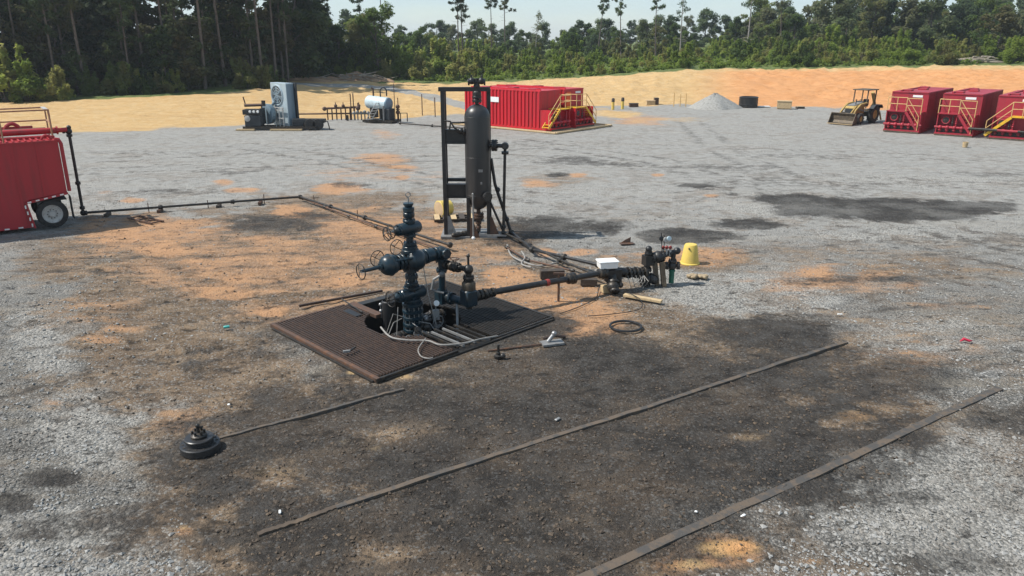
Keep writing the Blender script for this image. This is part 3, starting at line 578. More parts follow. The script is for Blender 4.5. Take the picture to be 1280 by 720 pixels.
# individual trees that stand out against the sky
for (px, Y, kind, s, lab) in ((345, 112, 'tallpine', 1.1, 'slender lone pine trunk at the right end of the dark wood'), (411, 150, 'pine', .62, 'dark conifer rising above the trees over the grey cooler'),
    (455, 160, 'tallpine', .95, 'thin leaning pine trunk above the horizontal heater vessel'), (480, 165, 'tallpine', 1.0, 'very thin pine right of the leaning trunk above the heater'), (574, 150, 'tallpine', .9, 'left trunk of the close pine pair above the vertical vessel'),
    (580, 151, 'tallpine', .95, 'right trunk of the close pine pair above the vertical vessel'), (614, 165, 'tallpine', .85, 'dark pine just right of the vertical vessel top'), (632, 168, 'tallpine', .9, 'forked pine above the left end of the red tanks'),
    (745, 170, 'sparse', .98, 'tree with leaning bare trunk above the red tank stairs'), (775, 172, 'sparse', .95, 'sparse feathery tree right of the leaning trunk'), (818, 165, 'sparse', 1.0, 'lone tree with flat open crown on a straight trunk'),
    (848, 172, 'snag', 1.25, 'fan shaped nearly bare tree against the sky'), (668, 172, 'snag', .95, 'small bare tree above the red tanks'), (930, 150, 'snag', 1.3, 'vine covered leaning snag left of the right-hand wood'),
    (973, 160, 'sparse', .9, 'thin tree with ragged top left in the right-hand wood'), (1050, 165, 'sparse', 1.0, 'tall ragged crowned tree above the backhoe loader'), (1150, 165, 'sparse', .95, 'tall open crowned tree above the right red tanks'), (1230, 160, 'snag', 1.2, 'pale bare branched tree near the right edge')):
    plant(kind, tx(px, Y), Y, s, lab, None)
plant('under', tx(1238, 135), 135, 1.0, 'dark round evergreen standing before the wood at right', None, zs=.9)

# ------------------------------------------------------------------ well cellar and its gratings (local u,v frame turned to the pad)
UZ = Vector((0, 0, 1))
def cw(u, v, z=0): return Vector((CEL_O.x + u * _cu[0] + v * _cv[0], CEL_O.y + u * _cu[1] + v * _cv[1], z))
cellar = empty('well_cellar', tuple(CEL_O) , CEL_A, 'dark oily sunken well cellar under the gratings', 'pit'); cellar.location.z = -1.45
mb = MB((0, 0, -1.45)); t = .08
for (c, d) in (((CEL_U / 2, .08, -.73), (CEL_U - .1, t, 1.4)), ((CEL_U / 2, CEL_V - .08, -.73), (CEL_U - .1, t, 1.4)), ((.08, CEL_V / 2, -.73), (t, CEL_V - .3, 1.4)), ((CEL_U - .08, CEL_V / 2, -.73), (t, CEL_V - .3, 1.4))): mb.box(c, d)
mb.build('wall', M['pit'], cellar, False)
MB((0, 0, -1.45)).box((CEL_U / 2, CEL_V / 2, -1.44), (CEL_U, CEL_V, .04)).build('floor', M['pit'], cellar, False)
mb = MB((0, 0, -1.45))
for (p, q_) in (((.02, -.02, .005), (CEL_U, -.02, .005)), ((.02, CEL_V, .005), (CEL_U, CEL_V, .005)), ((0, 0, .005), (0, CEL_V, .005)), ((CEL_U, .1, .005), (CEL_U, CEL_V, .005))): mb.bar(p, q_, .26, .07)
mb.build('rim', M['oily'], cellar, False, .01)
CU, CV, CR = 2.15, 2.75, 1.25                       # wellhead centre in the cellar frame, radius of the cut-out
def grating(name, v0, v1, ulo, uhi, label, z, mat, notch=None):
    g = empty(name, tuple(cw(0, 0, z)), CEL_A, label, 'grating'); n = int((v1 - v0) / .082); lens = {}
    for i in range(n + 1):
        v = v0 + .03 + (v1 - v0 - .06) * i / n; segs = [(ulo + .03, uhi - .03)]; dv = abs(v - CV)
        cuts = []
        if dv < CR: hw = math.sqrt(CR * CR - dv * dv); cuts.append((CU - hw, CU + hw))
        if notch and notch[2] <= v <= notch[3]: cuts.append(notch[:2])
        for (a, b_) in cuts:
            new = []
            for (p, q_) in segs:
                if b_ <= p or a >= q_: new.append((p, q_)); continue
                if a > p: new.append((p, a))
                if b_ < q_: new.append((b_, q_))
            segs = new
        for (p, q_) in segs:
            if q_ - p < .08: continue
            key = round(q_ - p, 2)
            if key in lens: o = bpy.data.objects.new('grating_bar', lens[key]); COL.objects.link(o); o.parent = g
            else: o = MB().box((0, 0, .02), (key, .034, .05)).build('grating_bar', mat, g, False); lens[key] = o.data
            o.location = ((p + q_) / 2, v, random.uniform(-.004, .004))
    for u in np.arange(ulo + .35, uhi - .1, .75):
        for (a, b_) in ((v0, v1),):
            dv = abs(u - CU)
            if dv < CR:
                hw = math.sqrt(CR * CR - dv * dv)
                if v0 < CV < v1: continue
                a, b_ = (v0, min(v1, CV - hw)) if v1 < CV + .2 else (max(v0, CV + hw), v1)
            if notch and notch[0] < u < notch[1]: b_ = min(b_, notch[2])
            if b_ - a > .1: MB().box((u, (a + b_) / 2, -.045), (.02, b_ - a - .04, .03)).build('cross_bar', mat, g, False)
    return g
ga = grating('cellar_grating', 0, 2.15, -.05, CEL_U + .02, 'large rusty brown bar grating in front of the wellhead', .07, M['rustdark'])
MB().bar((-.12, -.05, -.015), (CEL_U + .1, -.05, -.015), .10, .11).build('edge_angle', M['rust'], ga, False, .008)
MB().bar((CEL_U + .07, -.1, -.02), (CEL_U + .07, 2.2, -.02), .07, .10).build('edge_angle', M['oily'], ga, False, .008)
MB().bar((-.1, -.1, -.02), (-.1, 2.1, -.02), .07, .10).build('edge_angle', M['rust'], ga, False, .008)
MB().bar((-.1, 2.32, -.02), (1.25, 2.32, -.02), .22, .1).build('edge_beam', M['rust'], ga, False, .008)
MB().box((.72, 1.83, .055), (.62, .20, .02)).build('cover_plate', M['black'], ga, False)
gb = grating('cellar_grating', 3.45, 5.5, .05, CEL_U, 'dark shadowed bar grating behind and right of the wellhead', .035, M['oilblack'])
MB().bar((CEL_U + .03, 3.3, -.02), (CEL_U + .03, 5.55, -.02), .06, .1).build('edge_angle', M['oily'], gb, False)
MB().bar((.0, 5.53, -.02), (CEL_U, 5.53, -.02), .06, .1).build('edge_angle', M['oily'], gb, False)
for i, v in enumerate((2.3, 2.48, 2.66, 2.84, 3.02, 3.2)):
    p, q_ = cw(3.15 + .1 * (i % 2), v, .10), cw(CEL_U - .02, v, .10); o = empty('support_bar', tuple(p), 0, 'worn steel bar spanning the open slot right of the wellhead', 'bar', 'slot bars beside the wellhead')
    MB(p).bar(p, q_, .05, .05).build('bar', M['grey' if i in (1, 3) else 'oily'], o, False)
o = empty('loose_bar', tuple(cw(-.05, 2.3, .18)), 0, 'thin steel bar lying across the far left grating corner', 'bar'); p = cw(-.3, 2.15, .19); MB(o.location).tube([p, cw(1.0, 1.95, .19)], .02, 6).build('rod', M['oily'], o)
o = empty('steel_strip', tuple(cw(-.6, 2.2, .0)), 0, 'thin dark steel strip on soil behind the left grating corner', 'strip'); MB(o.location).bar(gp(374, 384) + UZ * .04, gp(478, 365) + UZ * .04, .07, .06).build('strip', M['rustdark'], o, False)
# hand tool and hose on the front grating
p = gp(437, 440, .17); o = empty('pipe_wrench', tuple(p), 0, 'grey wrench lying on the brown grating', 'wrench')
MB(p).bar(p + Vector((-.14, -.05, .03)), p + Vector((.02, .0, .03)), .06, .05).build('jaw', M['grey'], o, False, .006)
MB(p).bar(p + Vector((.0, -.02, .03)), p + Vector((.10, .22, .04)), .04, .035).build('handle', M['oily'], o, False, .006)
def hose_thing(name, pts, r, mat, label, cat='hose', n=7):
    P = [Vector(p) for p in pts]; Q = []
    for i in range(len(P) - 1):
        p0, p1, p2, p3 = P[max(i - 1, 0)], P[i], P[i + 1], P[min(i + 2, len(P) - 1)]
        for k in range(6):
            s = k / 6; Q.append(.5 * ((2 * p1) + (p2 - p0) * s + (2 * p0 - 5 * p1 + 4 * p2 - p3) * s * s + (3 * p1 - p0 - 3 * p2 + p3) * s ** 3))
    Q.append(P[-1]); o = MB(P[0]).tube(Q, r, n).build(name, mat); o.location = P[0]; return tag(o, label, cat)
def onp(x, y, z): return gp(x, y, z)
hose_thing('hose', [onp(476, 409, .2), onp(488, 421, .2), onp(508, 425, .19), onp(535, 426, .19), onp(551, 431, .19), onp(580, 429, .16), onp(600, 424, .15), onp(622, 420, .06)], .022, M['hose'], 'pale hose curving along the cut edge of the front grating')
hose_thing('hose', [onp(532, 423, .2), onp(523, 436, .19), onp(526, 445, .19), onp(535, 448, .19), onp(541, 447, .19)], .014, M['hose'], 'thin hose loop lying on the front grating corner')

# ------------------------------------------------------------------ wellhead tree
WX, WY = cw(CU, CV).x, cw(CU, CV).y; WB = Vector((WX, WY, -1.42))
V_ = Vector((_cv[0], _cv[1], 0)); U_ = Vector((_cu[0], _cu[1], 0))
wh = empty('wellhead_tree', tuple(WB), 0, 'dark teal wellhead valve tree standing in the open cellar', 'wellhead')
def W(s, z, u=0): return Vector((WX, WY, z)) + V_ * s + U_ * u
def part(name, m, mat, parent=None, sm=True): return m.build(name, M[mat], parent or wh, sm)
m = MB(WB); m.lathe([(.30, -1.42), (.30, -.95), (.36, -.94), (.36, -.80), (.25, -.78), (.25, -.45), (.30, -.42), (.30, -.25)], (WX, WY, 0), UZ, 20); part('casing_head', m, 'oily')
m = MB(WB)
for z in (-.18, -.02, .16, .34, .52): m.flange((WX, WY, z), UZ, .27, .085, 20, 12, .02)
m.cyl((WX, WY, -.3), (WX, WY, .6), .19, n=18); part('tubing_head', m, 'teal')
m = MB(WB)
for z in (-.10, .07, .25, .43):
    for k in range(12):
        a = 2 * math.pi * (k + .5) / 12; m.cyl((WX + .245 * math.cos(a), WY + .245 * math.sin(a), z - .04), (WX + .245 * math.cos(a), WY + .245 * math.sin(a), z + .04), .014, n=6)
part('stud_ring', m, 'steel')
for sg, z in ((-1, -.28), (1, -.28), (1, .0)):              # casing outlet valves low in the cellar
    m = MB(WB); m.cyl(W(0, z), W(sg * .95, z), .07); m.flange(W(sg * .38, z), V_, .14, .07, 16, 8); m.flange(W(sg * .62, z), V_, .14, .07, 16, 8); m.ball(W(sg * .5, z), .15); m.flange(W(sg * .95, z), V_, .13, .06, 16, 8); p = part('outlet_valve', m, 'oily')
    part('handwheel', wheel_bm(W(sg * .5, z, .42), U_, .16, WB), 'grey', p); part('stem', MB(WB).cyl(W(sg * .5, z), W(sg * .5, z, .42), .03), 'oily', p)
for u, z in ((.45, -.05), (.55, -.2), (.35, -.3)):
    m = MB(WB); m.cyl(W(0, z), W(.1, z, u), .05); m.flange(W(.1, z, u * .8), U_, .11, .06, 14, 6); m.ball(W(.1, z, u), .10); part('needle_valve', m, 'oily')
m = MB(WB); m.box(W(.48, .18, .35), (.16, .14, .26), .3); m.cyl(W(.48, .3, .35), W(.48, .52, .35), .02); part('gauge_block', m, 'grey'); part('pressure_gauge', MB(WB).lathe([(.02, 0), (.075, .01), (.075, .05), (.06, .055)], W(.5, .5, .36), (.2, -.9, .2), 16), 'white')
# clutter of fittings round the foot
rg = np.random.default_rng(77)
for k in range(9):
    a = rg.uniform(0, 6.28); rr = rg.uniform(.35, .8); q_ = Vector((WX + rr * math.cos(a), WY + rr * math.sin(a), rg.uniform(-.35, .12))); d = Vector((math.cos(a), math.sin(a), rg.uniform(-.3, .5))).normalized()
    m = MB(WB); m.cyl(Vector((WX, WY, q_.z - .05)), q_, .03); m.ball(q_, rg.uniform(.06, .10)); m.flange(q_ + d * .1, d, rg.uniform(.07, .11), .05, 12, 6, .012); m.cyl(q_, q_ + d * .22, .028); part('fitting', m, ('oily', 'steel', 'oily', 'grey')[k % 4])
m = MB(WB)
for k in range(7): a = rg.uniform(0, 6.28); p = Vector((WX, WY, .1)) + Vector((math.cos(a), math.sin(a), 0)) * .3; e = Vector((WX, WY, -.3)) + Vector((math.cos(a + .6), math.sin(a + .6), 0)) * .9; m.tube([p, p.lerp(e, .4) + UZ * rg.uniform(.05, .3), p.lerp(e, .7) - UZ * .1, e], .012, 5)
part('tangled_line', m, 'hose')
# master valve
def gate_valve(name, z, half, rad, wheel_s, wrad, bodyr, fr=.23):
    m = MB(WB); m.lathe([(rad * .8, -half), (rad, -half + .04), (rad, half - .04), (rad * .8, half)], W(0, z), V_, 20); m.flange(W(0, z + bodyr), UZ, fr, .06, 20, 10, .018); m.flange(W(0, z - bodyr), UZ, fr, .06, 20, 10, .018)
    m.cyl(W(0, z - bodyr), W(0, z + bodyr), fr * .62, n=18); m.flange(W(-half - .03, z), V_, rad * .95, .06, 18, 8); v = part(name, m, 'teal')
    part('bonnet', MB(WB).lathe([(rad * .75, 0), (rad * .7, .1), (rad * .35, .16), (rad * .3, wheel_s - half - .1)], W(-half, z), -V_, 14), 'teal', v)
    part('stem', MB(WB).cyl(W(-half, z), W(-wheel_s, z), .025), 'grey', v); part('handwheel', wheel_bm(W(-wheel_s, z), V_, wrad, WB), 'oily', v)
    return v
gate_valve('lower_master_valve', .80, .38, .16, .68, .20, .17, .22)
part('spool', MB(WB).cyl(W(0, .9), W(0, 1.5), .09, n=16).flange(W(0, 1.08), UZ, .17, .08, 18, 10).flange(W(0, 1.26), UZ, .17, .1, 18, 10), 'teal')
# wing level at z = 1.7: round valve bodies either side
ZW = 1.7
m = MB(WB); m.box(W(0, ZW), (.34, .34, .42), CEL_A); m.flange(W(0, ZW + .24), UZ, .22, .08, 18, 10); m.flange(W(0, ZW - .24), UZ, .22, .08, 18, 10); part('flow_cross', m, 'teal')
dome = [(.06, -.24), (.17, -.215), (.235, -.14), (.265, -.04), (.265, .04), (.235, .14), (.17, .215), (.10, .24)]
m = MB(WB); m.lathe(dome, W(.05, ZW + .02, .16), (V_ * .8 + U_ * .6), 22); p = part('upper_master_body', m, 'teal'); part('clamp_band', MB(WB).torus(W(.05, ZW + .02, .16), (V_ * .8 + U_ * .6), .268, .018, 28, 6), 'teal', p)
m = MB(WB); m.lathe(dome, W(-.66, ZW), V_, 22); p = part('wing_valve_body', m, 'teal'); part('clamp_band', MB(WB).torus(W(-.66, ZW), V_, .268, .018, 28, 6), 'teal', p)
part('spool', MB(WB).cyl(W(-.5, ZW), W(0, ZW), .10).flange(W(-.38, ZW), V_, .2, .07, 18, 8).flange(W(-.27, ZW), V_, .2, .07, 18, 8), 'teal')
part('stem', MB(WB).cyl(W(-.9, ZW), W(-1.5, ZW), .045).flange(W(-.93, ZW), V_, .09, .06), 'teal', p)
part('handwheel', wheel_bm(W(-1.5, ZW), V_, .19, WB, .013, 3, .05), 'oily', p)
part('handwheel', wheel_bm(W(-.78, ZW + .12, -.34), U_, .20, WB, .012), 'oily', p); part('handwheel', wheel_bm(W(-.12, ZW + .27, -.42), U_ , .20, WB, .012), 'oily')
m = MB(WB); m.cyl(W(-.6, ZW + .13, .2), W(.0, ZW + .13, .3), .03); part('lever', m, 'teal')
# right wing: flange, block, elbow and riser down
m = MB(WB); m.cyl(W(0, ZW), W(.95, ZW), .11, n=16); m.flange(W(.36, ZW), V_, .2, .09, 18, 10); m.flange(W(.48, ZW), V_, .2, .09, 18, 10); m.lathe([(.13, 0), (.18, .04), (.18, .2), (.13, .24)], W(.5, ZW), V_, 16); part('wing_spool', m, 'teal')
m = MB(WB); m.ball(W(1.0, ZW), .17); m.flange(W(.82, ZW), V_, .18, .08, 16, 8); m.flange(W(1.0, ZW - .2), UZ, .17, .07, 16, 8); m.cyl(W(1.0, ZW, .0), W(1.0, ZW, .22), .1); m.flange(W(1.0, ZW, .22), U_, .14, .06, 14, 6); part('wing_elbow', m, 'teal')
P1 = W(1.0, 0); P2 = Vector((-1.12, 18.72, 0)); D12 = (P2 - P1).normalized()
m = MB(WB); m.cyl(P1 + UZ * 1.6, P1 + UZ * .42, .095, n=14)
for z in (1.22, .62): m.flange(P1 + UZ * z, UZ, .15, .07, 16, 8)
part('downcomer', m, 'teal')
m = MB(WB); m.cyl(P1 + UZ * 1.38, P2 + UZ * 1.42, .07)
for f in (.22, .4, .62): m.flange(P1.lerp(P2, f) + UZ * 1.40, D12, .13, .07, 14, 8)
m.ball(P1.lerp(P2, .5) + UZ * 1.4, .14); m.ball(P2 + UZ * 1.42, .13); part('kill_wing', m, 'oily')
part('handwheel', wheel_bm(P1.lerp(P2, .5) + UZ * 1.62, UZ, .12, WB, .012), 'rust'); part('kill_stem', MB(WB).cyl(P2 + UZ * 1.4, P2 + UZ * 1.78, .03).ball(P2 + UZ * 1.78, .05), 'oily')
m = MB(WB); m.cyl(P2 + UZ * 1.42, P2 + UZ * .35, .085, n=14); m.flange(P2 + UZ * 1.2, UZ, .15, .07, 14, 8); m.flange(P2 + UZ * 1.06, UZ, .15, .07, 14, 8); part('choke_riser', m, 'oily')
part('choke_nut', MB(WB).lathe([(.16, 0), (.18, .03), (.18, .2), (.15, .24)], P2 + UZ * .86, UZ, 8), 'bucket')
PD = Vector((.80, .60, -.012)).normalized(); PS = P2 + UZ * .66
m = MB(WB); m.box(P2 + UZ * .66, (.36, .36, .44), math.atan2(PD.y, PD.x)); part('choke_body', m, 'teal').modifiers.new('b', 'BEVEL').width = .04
m = MB(WB)
for s in (.24, .36, .5, .62, .76): m.flange(PS + PD * s, PD, .145 - .02 * (s > .6), .075, 18, 8)
m.cyl(PS, PS + PD * .85, .085); part('outlet_flanges', m, 'oily')
m = MB(WB); m.cyl(P1 + UZ * .5, P2 + UZ * .5, .11); m.flange(P1.lerp(P2, .35) + UZ * .5, D12, .17, .08, 16, 8); m.box(P1 + UZ * .46, (.3, .3, .3), CEL_A); part('bottom_block', m, 'teal')
part('support_strut', MB(WB).tube([P1.lerp(P2, .55) + UZ * .45, P1.lerp(P2, .55) + U_ * .6 - V_ * .5 + UZ * -.5, P1.lerp(P2, .55) + U_ * .9 - V_ * .85 + UZ * -1.4], .035, 8), 'grey')
m = MB(WB); p0 = P1.lerp(P2, .1) + UZ * .95; m.tube([p0 + Vector((-.1, -.05, .15)), p0 + Vector((-.28, -.1, .05)), p0 + Vector((-.34, -.1, -.22)), p0 + Vector((-.2, -.1, -.28)), p0 + Vector((-.02, -.1, -.32))], .035, 8); m.ball(p0 + Vector((-.05, -.1, .2)), .08); part('sample_line', m, 'grey')
# swab valve and cap
gate_valve('swab_valve', 2.53, .31, .155, .56, .17, .19, .16)
part('handwheel', wheel_bm(W(-.70, 2.50, .02), V_, .17, WB), 'oily')
m = MB(WB); m.cyl(W(0, 1.9), W(0, 2.4), .09, n=16); m.flange(W(0, 2.02), UZ, .19, .1, 18, 10); m.flange(W(0, 2.13), UZ, .17, .08, 18, 10); part('upper_spool', m, 'teal')
m = MB(WB); m.lathe([(.075, 2.68), (.075, 2.80), (.135, 2.81), (.145, 2.83), (.145, 2.92), (.125, 2.94), (.145, 2.96), (.145, 3.05), (.09, 3.07), (.12, 3.12), (.13, 3.13), (.13, 3.17), (.05, 3.18)], (WX, WY, 0), UZ, 18); part('tree_cap', m, 'teal')
m = MB(WB); m.cyl(W(0, 3.17), W(0, 3.32), .018); m.torus(W(0, 3.38), (.3, -1, 0), .06, .012, 14, 6); part('lifting_eye', m, 'grey')
# small lines hanging from the tree
m = MB(WB); m.tube([W(.2, 1.55, .25), W(.25, .8, .35), W(.33, .1, .5), W(.35, -.25, .55)], .012, 6); m.tube([W(-.5, .55, .05), W(-.62, -.2, .1), W(-.66, -.6, .12)], .012, 6); part('sensor_line', m, 'hose')
m = MB(WB)
for k in range(3): m.tube([W(-.1, ZW - .1, .2), W(-.2 - .1 * k, ZW - .55, .3), W(-.1, .9, .28)], .006, 5)
part('grease_line', m, 'oily')
# conductor drum and panel in the cellar
q0 = cw(1.35, 2.55); o = empty('cellar_drum', (q0.x, q0.y, -1.42), 0, 'dark upright steel drum in the cellar left of the wellhead', 'drum'); MB().lathe([(.17, 0), (.18, .02), (.18, 1.86), (.15, 1.88), (.15, 1.80)], (0, 0, 0), UZ, 20).build('shell', M['vessel'], o)
m = MB()
for z in (1.78, 1.6): m.ball((-.20, -.05, z), .05)
m.cyl((-.2, -.05, 1.4), (-.2, -.05, 1.8), .015); m.build('fitting', M['steel'], o)

# ------------------------------------------------------------------ vertical vessel with frame
VX, VY = -1.25, 27.8; VB = Vector((VX, VY, 0))
vs_ = empty('vertical_vessel', tuple(VB), 0, 'tall black vertical pressure vessel in a steel frame behind the wellhead', 'vessel')
def vp(name, m, mat, parent=None, sm=True, bev=0): return m.build(name, M[mat], parent or vs_, sm, bev)
m = MB(); pr = [(.05, 1.02)] + [(.46 * math.sin(math.pi / 2 * i / 7), 1.62 - .58 * math.cos(math.pi / 2 * i / 7)) for i in range(1, 8)] + [(.46, 4.42)] + [(.46 * math.cos(math.pi / 2 * i / 7), 4.42 + .44 * math.sin(math.pi / 2 * i / 7)) for i in range(1, 7)] + [(.05, 4.86)]
m.lathe(pr, (0, 0, 0), UZ, 36); body = vp('shell', m, 'vessel')
m = MB(); m.torus((0, 0, 4.42), UZ, .461, .006, 36, 4); m.torus((0, 0, 1.62), UZ, .461, .006, 36, 4); m.torus((0, 0, 3.0), UZ, .461, .005, 36, 4); vp('weld_seam', m, 'vessel', body)
MB().box((.12, -.455, 2.55), (.15, .02, .10), .25).build('nameplate', M['grey'], body, False); MB().box((.14, -.452, 2.1), (.06, .02, .09), .3).build('nameplate', M['grey'], body, False)
m = MB(); m.cyl((0, 0, 4.8), (0, 0, 5.75), .07); m.flange((0, 0, 4.98), UZ, .17, .09, 18, 8); m.flange((0, 0, 5.10), UZ, .17, .09, 18, 8); m.lathe([(.12, 5.12), (.16, 5.16), (.16, 5.28), (.12, 5.32)], (0, 0, 0), UZ, 16); vp('top_nozzle', m, 'black')
m = MB(); m.cyl((-.24, 0, 5.62), (.24, 0, 5.62), .07); m.ball((-.17, -.02, 5.66), .12); m.ball((.17, -.02, 5.66), .12); m.ball((0, 0, 5.48), .12); m.flange((-.28, 0, 5.62), (1, 0, 0), .11, .06); m.flange((.28, 0, 5.62), (1, 0, 0), .11, .06); m.cyl((-.15, 0, 5.7), (-.2, 0, 5.86), .035); m.cyl((.15, 0, 5.7), (.2, 0, 5.86), .035); vp('top_valve_cluster', m, 'black')
# frame
for (x, y, z0) in ((-1.22, -.05, .0), (.40, .62, 0), (-1.22, .62, .0), (.40, -.05, 4.6)):
    if z0: continue
    m = MB(); m.box((x, y, 2.68), (.14, .14, 5.36)); vp('post', m, 'black', sm=False, bev=.01)
vp('top_beam', MB().bar((-1.36, -.05, 5.38), (.47, .0, 5.38), .16, .15), 'black', sm=False, bev=.01); vp('top_beam', MB().bar((-1.22, .05, 5.36), (-1.22, .7, 5.36), .12, .12), 'black', sm=False); vp('top_beam', MB().bar((.40, .0, 5.36), (.40, .7, 5.36), .12, .12), 'black', sm=False)
for z in (3.72, 1.74): vp('bracket_plate', MB().box((-.80, -.02, z), (.70, .04, .44)), 'black', sm=False); vp('bracket_flange', MB().box((-.80, .02, z + .24), (.72, .24, .035)), 'black', sm=False); vp('bracket_flange', MB().box((-.80, .02, z - .24), (.72, .24, .035)), 'black', sm=False)
vp('tie_beam', MB().bar((-1.22, .62, 2.05), (.4, .62, 2.05), .12), 'black', sm=False)
for (x, y) in ((-.36, -.3), (.38, -.25), (.36, .35), (-.36, .35)): vp('leg', MB().box((x, y, .78), (.12, .12, 1.56)), 'black', sm=False, bev=.008)
def gusset(x, y): return MB().prism([(0, 0), (.36, 0), (.08, .75), (0, .75)], Matrix.Translation((x, y, .06)) @ Matrix.Rotation(R(90), 4, 'X'), .03)
vp('gusset', gusset(-1.15, -.08), 'grey', sm=False); vp('gusset', gusset(.44, -.25), 'rust', sm=False); vp('gusset', gusset(-.3, -.4), 'rust', sm=False)
m = MB(); m.box((-.35, .25, .06), (2.1, 1.3, .09)); vp('skid_plate', m, 'grey', sm=False, bev=.01)
for k in range(3): vp('skid_rib', MB().box((.55, -.35 + .22 * k, .13), (1.0, .09, .05)), 'grey', sm=False)
# bottom outlet
m = MB(); m.cyl((0, 0, 1.1), (0, 0, .2), .075); m.flange((0, 0, .86), UZ, .2, .08, 16, 8); m.flange((0, 0, .76), UZ, .2, .08, 16, 8); m.lathe([(.06, .62), (.11, .58), (.11, .5), (.06, .46), (.1, .4), (.1, .33), (.05, .3)], (0, 0, 0), UZ, 14); vp('bottom_outlet', m, 'rust')
# right nozzle with drop pipe
m = MB(); m.cyl((.4, -.1, 3.42), (.98, -.14, 3.40), .075); m.flange((.56, -.11, 3.42), (1, -.05, 0), .21, .09, 20, 10); m.flange((.66, -.11, 3.42), (1, -.05, 0), .21, .09, 20, 10); m.ball((1.0, -.14, 3.40), .14); m.cyl((1.0, -.14, 3.4), (1.0, -.4, 3.42), .07); m.flange((1.0, -.36, 3.42), (0, 1, 0), .11, .06); m.flange((1.0, -.14, 3.16), UZ, .13, .1); vp('side_nozzle', m, 'black')
vp('drop_pipe', MB().cyl((1.0, -.14, 3.4), (.93, -.12, .22), .055).flange((.94, -.12, .42), UZ, .09, .1), 'black')
vp('brace_pipe', MB().tube([(.48, .2, 2.9), (.62, .18, 1.95), (1.22, .1, .12)], .06, 10).ball((.72, .17, 1.75), .10).ball((1.05, .12, .65), .10), 'black')
vp('brace_pipe', MB().cyl((.42, -.1, 1.4), (.92, -.1, .25), .045), 'black')
m = MB(); m.cyl((.25, -.3, 1.60), (.38, -.5, 1.60), .15); m.flange((.36, -.47, 1.6), (.5, -.75, 0), .19, .08, 18, 10); vp('handhole', m, 'black')
m = MB(); m.cyl((-.3, -.1, 3.9), (-.75, -.12, 3.95), .05); m.ball((-.58, -.1, 3.93), .11); m.flange((-.46, -.1, 3.92), (1, 0, 0), .14, .07, 14, 8); m.tube([(-.6, -.1, 4.22), (-.95, -.1, 4.22), (-1.0, -.1, 3.95)], .035, 8); m.tube([(-1.15, -.2, 4.3), (-.95, -.25, 4.28), (-.8, -.25, 4.05), (-.66, -.2, 3.95)], .03, 8); m.cyl((-.3, 0, 4.22), (-.75, -.1, 4.22), .035); vp('inlet_fitting', m, 'black')
m = MB(); m.cyl((-.17, -.55, 1.72), (-.17, -.62, .12), .03); m.ball((-.17, -.55, 1.72), .045); vp('standpipe', m, 'grey'); vp('knob', MB().ball((-.17, -.62, .10), .07), 'white')
# chain of unions at the vessel foot
m = MB(); p, q_ = Vector((-.95, -.5, .17)), Vector((.0, .0, .22)); m.cyl(p, q_, .045)
for k in range(7): m.ball(p.lerp(q_, (k + .3) / 7), .085 + .02 * (k % 2)); m.flange(p.lerp(q_, (k + .8) / 7), q_ - p, .10, .05, 10)
vp('union_chain', m, 'oily')

# ------------------------------------------------------------------ flow lines on the pad
def pipe_run(name, pts, r, mat, label, joint=None, jr=1.7, cat='pipe', supports=()):
    P = [Vector(p) for p in pts]; o = empty(name, (P[0].x, P[0].y, 0), 0, label, cat); of = Vector(o.location)
    MB(of).tube(P, r, 10).build('pipe', M[mat], o)
    if joint:
        for i in range(len(P) - 1):
            L = (P[i + 1] - P[i]).length; n = max(1, int(L / joint))
            for k in range(n + (i == len(P) - 2)):
                c = P[i].lerp(P[i + 1], k / n); d = P[i + 1] - P[i]
                MB(of).lathe([(r * 1.1, -.10), (r * jr, -.07), (r * jr, -.01), (r * jr * 1.2, 0), (r * jr * 1.2, .06), (r * 1.1, .10)], c, d, 12).build('hammer_union', M['oily'], o)
    for (f, h) in supports:
        k = int(f); c = P[k].lerp(P[k + 1], f - k); MB(of).cyl((c.x, c.y, 0), (c.x, c.y, h), .02, n=6).build('stake', M['rust'], o)
    return o
rz_ = gp(105, 272); E1 = gp(375, 246, .18); E2 = gp(562, 306, .2)
run = pipe_run('flow_line', [Vector((rz_.x, rz_.y, .2)), E1, E2], .05, 'oily', 'long dark flow line from the left red tank round to the vessel', 2.6, 1.7, supports=((.28, .42), (.55, .35), (.82, .42), (1.12, .45), (1.45, .4), (1.75, .42)))
pipe_run('flow_line', [gp(378, 248, .12), gp(470, 283, .1), gp(556, 314, .1)], .035, 'rust', 'thinner rusty line beside the flow line left of the vessel', 2.2, 1.6)
for k, f in enumerate((.10, .33, .6, .8)):
    c = Vector((rz_.x, rz_.y, 0)).lerp(E1, f); o = MB().box((0, 0, .05), (.14, .5, .13), rz=0).build('timber_block', M['rust' if k % 2 else 'woodark']); o.location = (c.x, c.y, 0); o.rotation_euler.z = .15
    tag(o, ('rusty block under the flow line nearest the riser', 'dark block under the flow line left of mid run', 'rusty block under the flow line right of mid run', 'dark block under the flow line nearest its bend')[k], 'block', 'flow line blocks')
# small rack lying on the soil near the riser
c = gp(182, 276); o = empty('steel_rack', tuple(c), R(-35), 'small low steel ladder rack on soil under the flow line', 'rack')
for y in (-.25, .25): MB().bar((-.9, y, .05), (.9, y, .05), .06).build('rail', M['rust'], o, False)
for x in (-.8, -.25, .3, .8): MB().bar((x, -.25, .05), (x, .25, .05), .05).build('rung', M['rust'], o, False)

